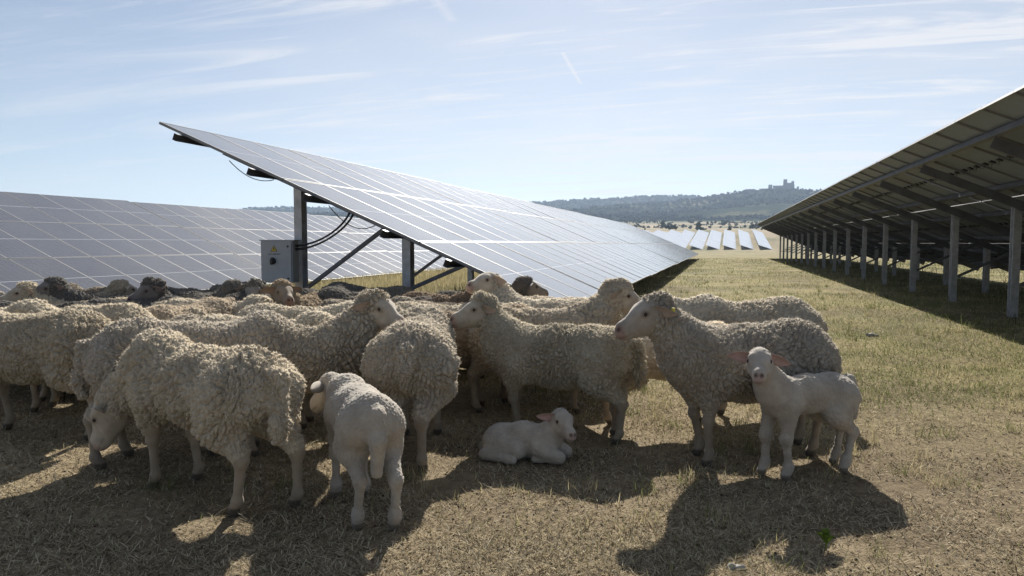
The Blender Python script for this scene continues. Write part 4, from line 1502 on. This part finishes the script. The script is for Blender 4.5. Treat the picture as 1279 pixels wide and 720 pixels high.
# column, depth, heading, scale, pose, colour, label
flock = [  # dark-toned sheep carry the middle row's shade in their colour
    (98, 5.45, 178, 0.98, P1, (1.0, 0.96, 0.88), 'cream ewe behind the left edge ewe, plump rump to the right'),
    (186, 6.3, 95, 0.86, P1, (0.8, 0.76, 0.7), 'small dim rump between two rounded backs at left'),
    (230, 6.1, 80, 0.92, P4, (0.85, 0.78, 0.7), 'round brownish rump with an ear beside it, above the grey ewe'),
    (325, 4.98, 2, 0.93, P1, cream, 'ewe with a long flat pale back just above the grazing ewe'),
    (378, 5.7, 4, 0.95, P4, (1.08, 1.05, 0.98), 'ewe with the longest pale back, under the grey box'),
    (268, 6.6, 10, 0.92, P1, cream, 'pale back peeping out right of the round brownish rump'),
    (550, 6.05, 5, 0.93, P4, cream, 'pale rounded back left of the curly-capped head'),
    (628, 7.1, 175, 0.9, P1, grey, 'back just visible under the panel edge beside the white head'),
    (712, 6.9, 15, 0.92, P1, (0.95, 0.9, 0.85), 'two-humped back between the white head and the woolly cap'),
    (4, 5.9, 175, 0.92, P4, cream, 'pale back at the very left edge, second row'),
    (52, 6.35, 182, 0.90, P4, dark, 'dark back among pale sheep near the left edge'),
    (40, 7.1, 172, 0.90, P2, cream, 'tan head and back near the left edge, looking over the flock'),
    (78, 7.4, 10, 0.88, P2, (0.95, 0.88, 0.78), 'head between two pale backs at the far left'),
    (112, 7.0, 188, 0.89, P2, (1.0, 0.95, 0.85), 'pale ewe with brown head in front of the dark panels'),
    (150, 7.2, 200, 0.93, P2, dark, 'shade-toned sheep with head raised before the left solar table'),
    (196, 7.6, 290, 0.95, P3, dark, 'shade-toned sheep turned to the camera in front of the left solar table'),
    (165, 6.75, 5, 0.9, P1, dark, 'dark back stretched below the two raised shade-toned heads'),
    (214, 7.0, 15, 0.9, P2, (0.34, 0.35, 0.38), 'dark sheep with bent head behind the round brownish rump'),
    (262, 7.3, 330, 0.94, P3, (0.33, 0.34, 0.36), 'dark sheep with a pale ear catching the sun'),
    (296, 7.9, 92, 0.97, P4, dark, 'round shade-toned shape of a sheep beside the bottom of the grey box'),
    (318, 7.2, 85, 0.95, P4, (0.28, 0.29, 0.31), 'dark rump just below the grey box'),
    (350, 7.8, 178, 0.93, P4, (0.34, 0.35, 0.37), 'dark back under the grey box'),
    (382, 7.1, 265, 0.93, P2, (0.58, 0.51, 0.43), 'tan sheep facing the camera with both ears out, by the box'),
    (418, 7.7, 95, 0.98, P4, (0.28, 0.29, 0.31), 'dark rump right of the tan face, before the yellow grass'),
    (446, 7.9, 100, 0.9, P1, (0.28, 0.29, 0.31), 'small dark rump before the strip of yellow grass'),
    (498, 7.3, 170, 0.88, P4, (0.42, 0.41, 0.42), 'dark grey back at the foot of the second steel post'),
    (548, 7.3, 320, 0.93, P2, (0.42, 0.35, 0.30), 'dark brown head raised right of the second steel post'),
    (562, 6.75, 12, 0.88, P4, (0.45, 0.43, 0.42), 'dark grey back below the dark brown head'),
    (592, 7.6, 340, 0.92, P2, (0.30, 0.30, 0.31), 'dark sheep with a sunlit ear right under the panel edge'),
    (122, 8.4, 178, 0.93, P1, (0.5, 0.47, 0.44), 'back half hidden behind the raised shade-toned head at left'),
    (235, 8.3, 3, 0.92, P1, (0.45, 0.43, 0.42), 'low dark back between shade-toned heads before the left solar table'),
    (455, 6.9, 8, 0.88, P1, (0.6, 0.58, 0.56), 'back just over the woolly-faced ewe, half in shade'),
    (140, 5.95, 8, 0.88, P4, (0.95, 0.9, 0.82), 'tan back between the plump cream rump and the small dim rump'),
    (285, 5.55, 176, 0.84, P1, (0.8, 0.77, 0.72), 'low grey back between the two long flat pale backs'),
    (430, 6.3, 92, 0.84, P4, cream, 'pale rump behind the longest pale back'),
    (480, 6.5, 12, 0.86, P1, (0.75, 0.7, 0.65), 'dull back above the head of the woolly-faced ewe'),
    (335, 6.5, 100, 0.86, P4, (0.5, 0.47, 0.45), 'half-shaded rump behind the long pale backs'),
    (76, 6.6, 8, 0.84, P4, (0.9, 0.85, 0.78), 'fawn back behind the plump cream rump at left'),
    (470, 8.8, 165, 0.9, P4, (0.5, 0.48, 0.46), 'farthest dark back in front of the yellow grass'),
]
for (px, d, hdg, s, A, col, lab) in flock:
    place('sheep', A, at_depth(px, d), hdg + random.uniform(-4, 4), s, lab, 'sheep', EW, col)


# ------------------------------------------------------------------ grass, straw, weeds
def blades(name, pos, L, W, lean, C, r, lab, kind_cat, mat='blade', lift=0.0):
    """one bent blade per point: two quads; lean 0 = upright, 1 = flat"""
    n = len(pos)
    a = r.uniform(0, 2 * np.pi, n)
    d = np.stack([np.cos(a) * lean, np.sin(a) * lean, np.sqrt(np.maximum(1 - lean ** 2, 0.0))], 1)
    s = np.stack([-np.sin(a), np.cos(a), r.normal(size=n) * 0.25], 1)
    s /= np.linalg.norm(s, axis=1, keepdims=True)
    bend = np.stack([np.cos(a), np.sin(a), -np.ones(n) * 0.45], 1) * (r.uniform(0.0, 0.35, n) * (1.1 - lean))[:, None]
    bend += r.normal(size=(n, 3)) * np.array([0.12, 0.12, 0.02])
    L, W = L[:, None], W[:, None]
    base = pos + np.array([0, 0, lift])
    m_ = base + d * L * 0.55 + bend * L * 0.2
    e = base + d * L + bend * L
    m_[:, 2] = np.maximum(m_[:, 2], pos[:, 2] + 0.002); e[:, 2] = np.maximum(e[:, 2], pos[:, 2] + 0.001)
    V = np.stack([base - s * W, base + s * W, m_ + s * W * 0.85, m_ - s * W * 0.85, e], 1).reshape(-1, 3)
    o_ = np.arange(n) * 5
    Qd = np.stack([o_, o_ + 1, o_ + 2, o_ + 3], 1); T = np.stack([o_ + 3, o_ + 2, o_ + 4], 1)
    ob = link(name, np_mesh(name, V, [Qd, T], [M[mat]], tint=np.repeat(C, 5, 0)))
    tag(ob, lab, kind_cat, kind='stuff')
    return ob


def sector(n, r0, r1, r, spread=0.78, power=1.0):
    u = r.random(n)
    d = r0 * (r1 / r0) ** (u ** power)
    a = r.uniform(-spread, spread, n) - YAW
    return d * np.sin(a), d * np.cos(a), d


g = np.random.default_rng(101)
# trampled straw near the camera
n = 520000
x, y, d = sector(n, 1.7, 16, g)
keep = (fbm(np.stack([x, y, 0 * x], 1) * 2.2, 71, 3) - 1.3 * np.clip(fbm(np.stack([x, y, 0 * x], 1) * 0.9 + 40, 27, 4) - 0.54, 0, 0.2)) > g.uniform(0.10, 0.60, n)
x, y, d = x[keep], y[keep], d[keep]; n = len(x)
L = g.uniform(0.012, 0.05, n) * (0.8 + 0.03 * d) * np.where(g.random(n) < 0.06, 2.2, 1); W = g.uniform(0.0008, 0.0021, n) * (0.8 + 0.10 * d)
lean = np.clip(g.normal(0.93, 0.09, n), 0.4, 0.9985)
pal = np.array([[0.54, 0.46, 0.31], [0.46, 0.385, 0.26], [0.30, 0.245, 0.165], [0.66, 0.58, 0.42], [0.15, 0.118, 0.08]])
C = pal[g.integers(0, 5, n)] * g.uniform(0.75, 1.2, (n, 1))
blades('straw', np.stack([x, y, terrain_z(x, y)], 1), L, W, lean, C, g, 'loose dry straw trodden into the soil around the flock', 'straw')
# short dry grass, denser in the lane between the rows
n = 330000
x, y, d = sector(n, 2.6, 60, g, power=0.9)
pn = fbm(np.stack([x, y, 0 * x], 1) * 0.9, 81, 3)
lane = np.clip((y + 0.5 * x - 4.2) / 4.0, 0.0, 1)
keep = (g.random(n) < (0.10 + 0.9 * lane) * np.clip((pn - 0.28) * 4, 0.15, 1))
x, y, d, pn, lane = x[keep], y[keep], d[keep], pn[keep], lane[keep]; n = len(x)
L = g.uniform(0.02, 0.075, n) * (0.85 + 0.010 * d); W = g.uniform(0.0009, 0.0018, n) * (0.7 + 0.14 * d)
lean = np.clip(g.uniform(0.15, 0.9, n), 0, 0.99)
pal = np.array([[0.43, 0.385, 0.20], [0.36, 0.33, 0.165], [0.26, 0.255, 0.115], [0.52, 0.46, 0.28]])
C = pal[g.integers(0, 4, n)] * g.uniform(0.75, 1.2, (n, 1))
grn = (fbm(np.stack([x, y, 0 * x], 1) * 1.6, 91, 3) + g.normal(0, 0.08, n)) > 0.555
C[grn] = np.array([0.175, 0.195, 0.075]) * g.uniform(0.7, 1.3, (grn.sum(), 1))
nt_, per = 620, 26
tx, ty, td = sector(nt_, 3.2, 30, g)
ok_ = (ty + 0.5 * tx > 4.4) | (g.random(nt_) < 0.15)
tx, ty, td = np.repeat(tx[ok_], per), np.repeat(ty[ok_], per), np.repeat(td[ok_], per)
m_ = len(tx)
x = np.concatenate([x, tx + g.normal(0, 0.035, m_)]); y = np.concatenate([y, ty + g.normal(0, 0.035, m_)])
L = np.concatenate([L, g.uniform(0.05, 0.13, m_)]); W = np.concatenate([W, g.uniform(0.0009, 0.0016, m_) * (0.7 + 0.12 * td)])
lean = np.concatenate([lean, g.uniform(0.1, 0.7, m_)])
tg = np.repeat(g.random(m_ // per) < 0.4, per)[:, None]
C = np.concatenate([C, np.where(tg, np.array([[0.19, 0.20, 0.08]]), np.array([[0.45, 0.39, 0.23]])) * g.uniform(0.75, 1.2, (m_, 1))])
blades('dry_grass', np.stack([x, y, terrain_z(x, y)], 1), L, W, lean, C, g, 'short yellowed grass of the lane with a few green patches', 'grass')
# taller yellow grass between the middle and left rows
n = 60000
x = g.uniform(-16, -1.8, n); y = g.uniform(9.5, 42, n)
keep = (x < XA + 1.0) | (g.random(n) < 0.25)
x, y = x[keep], y[keep]; n = len(x); d = np.hypot(x, y)
L = g.uniform(0.08, 0.30, n); W = g.uniform(0.002, 0.004, n) * (0.6 + 0.06 * d)
C = np.array([[0.50, 0.43, 0.26], [0.44, 0.38, 0.22], [0.36, 0.32, 0.18]])[g.integers(0, 3, n)] * g.uniform(0.75, 1.2, (n, 1))
blades('tall_grass', np.stack([x, y, terrain_z(x, y)], 1), L, W, g.uniform(0.05, 0.5, n), C, g, 'taller yellow grass between the middle and left solar rows', 'grass')
# green weeds in the shade under the tables
n = 7000
side_ = g.random(n)
x = np.where(side_ < 0.75, g.uniform(XB + 0.4, XB + 9.5, n), g.uniform(XA + 4.6, XA + 6.3, n)); y = g.uniform(5.5, 50, n) ** 1.0
pn = fbm(np.stack([x, y, 0 * x], 1) * 0.8, 95, 3)
keep = g.random(n) < np.clip((pn - 0.30) * 4, 0.12, 1)
x, y, pn = x[keep], y[keep], pn[keep]; n = len(x); d = np.hypot(x, y)
L = g.uniform(0.06, 0.30, n) * np.clip(pn * 2, 0.5, 1.3); W = g.uniform(0.002, 0.0045, n) * (0.6 + 0.04 * d)
low_ = x < 0
L = np.where(low_, L * 0.5, L)
C = np.array([[0.10, 0.13, 0.05], [0.14, 0.16, 0.06], [0.24, 0.21, 0.10], [0.07, 0.09, 0.04]])[g.integers(0, 4, n)] * g.uniform(0.7, 1.25, (n, 1))
blades('weeds', np.stack([x, y, terrain_z(x, y)], 1), L, W, g.uniform(0.1, 0.75, n), C, g, 'green weeds growing in the shade under the solar tables', 'weeds', 'leaf')
# droppings and soil crumbs
n = 7000
x, y, d = sector(n, 1.8, 13, g)
S = g.uniform(0.003, 0.009, n)
C = np.array([[0.085, 0.068, 0.05], [0.16, 0.125, 0.085], [0.25, 0.21, 0.15]])[g.integers(0, 3, n)]
bb = np.array([(1, 0, 0), (0, 1, 0), (-1, 0, 0), (0, -1, 0), (0, 0, 0.7), (0, 0, -0.4)], float)
bf = np.array([(0, 1, 4), (1, 2, 4), (2, 3, 4), (3, 0, 4), (1, 0, 5), (2, 1, 5), (3, 2, 5), (0, 3, 5)])
V = np.stack([x, y, S * 0.3], 1)[:, None] + bb[None] * S[:, None, None] * g.uniform(0.6, 1.3, (n, 6, 1))
Fi = (np.arange(n) * 6)[:, None, None] + bf[None]
o = link('crumbs', np_mesh('crumbs', V.reshape(-1, 3), [Fi.reshape(-1, 3)], [M['foliage']], tint=np.repeat(C, 6, 0), smooth=True))
tag(o, 'dark soil crumbs and droppings scattered on the trodden ground', 'droppings', kind='stuff')


def sprout(pos, h, label):
    """small weed: a few broad leaves on a short stem"""
    r = np.random.default_rng(5)
    root = link('weed_sprout', None, loc=pos)
    tag(root, label, 'plant')
    b_ = MB(); b_.tube([(0, 0, 0), (0.004, 0, h * 0.5), (0.0, 0.004, h * 0.85)], [0.003, 0.0025, 0.0015], 6)
    me = b_.mesh('stem', [M['leaf']])
    a = me.color_attributes.new('tint', 'FLOAT_COLOR', 'POINT'); a.data.foreach_set('color', [0.2, 0.3, 0.06, 1] * len(me.vertices))
    link('stem', me, root)
    for k in range(5):
        an = k * 2.4 + 0.4
        ev, eq, inn = ear_mesh(vec(0, 0, h * (0.35 + 0.13 * k)), vec(math.cos(an), math.sin(an), 1.1), vec(0, 0, 1), h * r.uniform(0.5, 0.75), h * 0.36, 0.2)
        link('leaf', np_mesh('leaf', ev, [eq], [M['leaf']], tint=np.tile([0.20, 0.28, 0.06], (len(ev), 1))), root)


sprout(ground_at(1031, 686), 0.075, 'tiny bright green sprout in the shadow of the big ewe')


def stone(pos, s, label, seed):
    fb = field([(vec(-0.5, 0, 0.12) * s, vec(0.5, 0.1, 0.12) * s, 0.3 * s, 0.22 * s, 0.1 * s), (vec(0, 0.2, 0.1) * s, vec(0.2, -0.1, 0.15) * s, 0.3 * s, 0.2 * s, 0.1 * s)])
    V, Q = surface_nets(fb, vec(-1, -0.8, -0.4) * s, vec(1, 0.8, 0.6) * s, 0.09 * s)
    V = V + (np.stack([vnoise(V / s * 3, seed + k) for k in (1, 2, 3)], 1) - 0.5) * 0.25 * s
    o = link('stone', np_mesh('stone', V, [Q], [M['pebble']]), loc=pos)
    tag(o, label, 'stone')


stone(ground_at(920, 711), 0.045, 'flat pale stone lying by the edge of the ewe shadow', 3)
stone(ground_at(1090, 420), 0.11, 'pale stone in the grass beside the right solar row', 8)
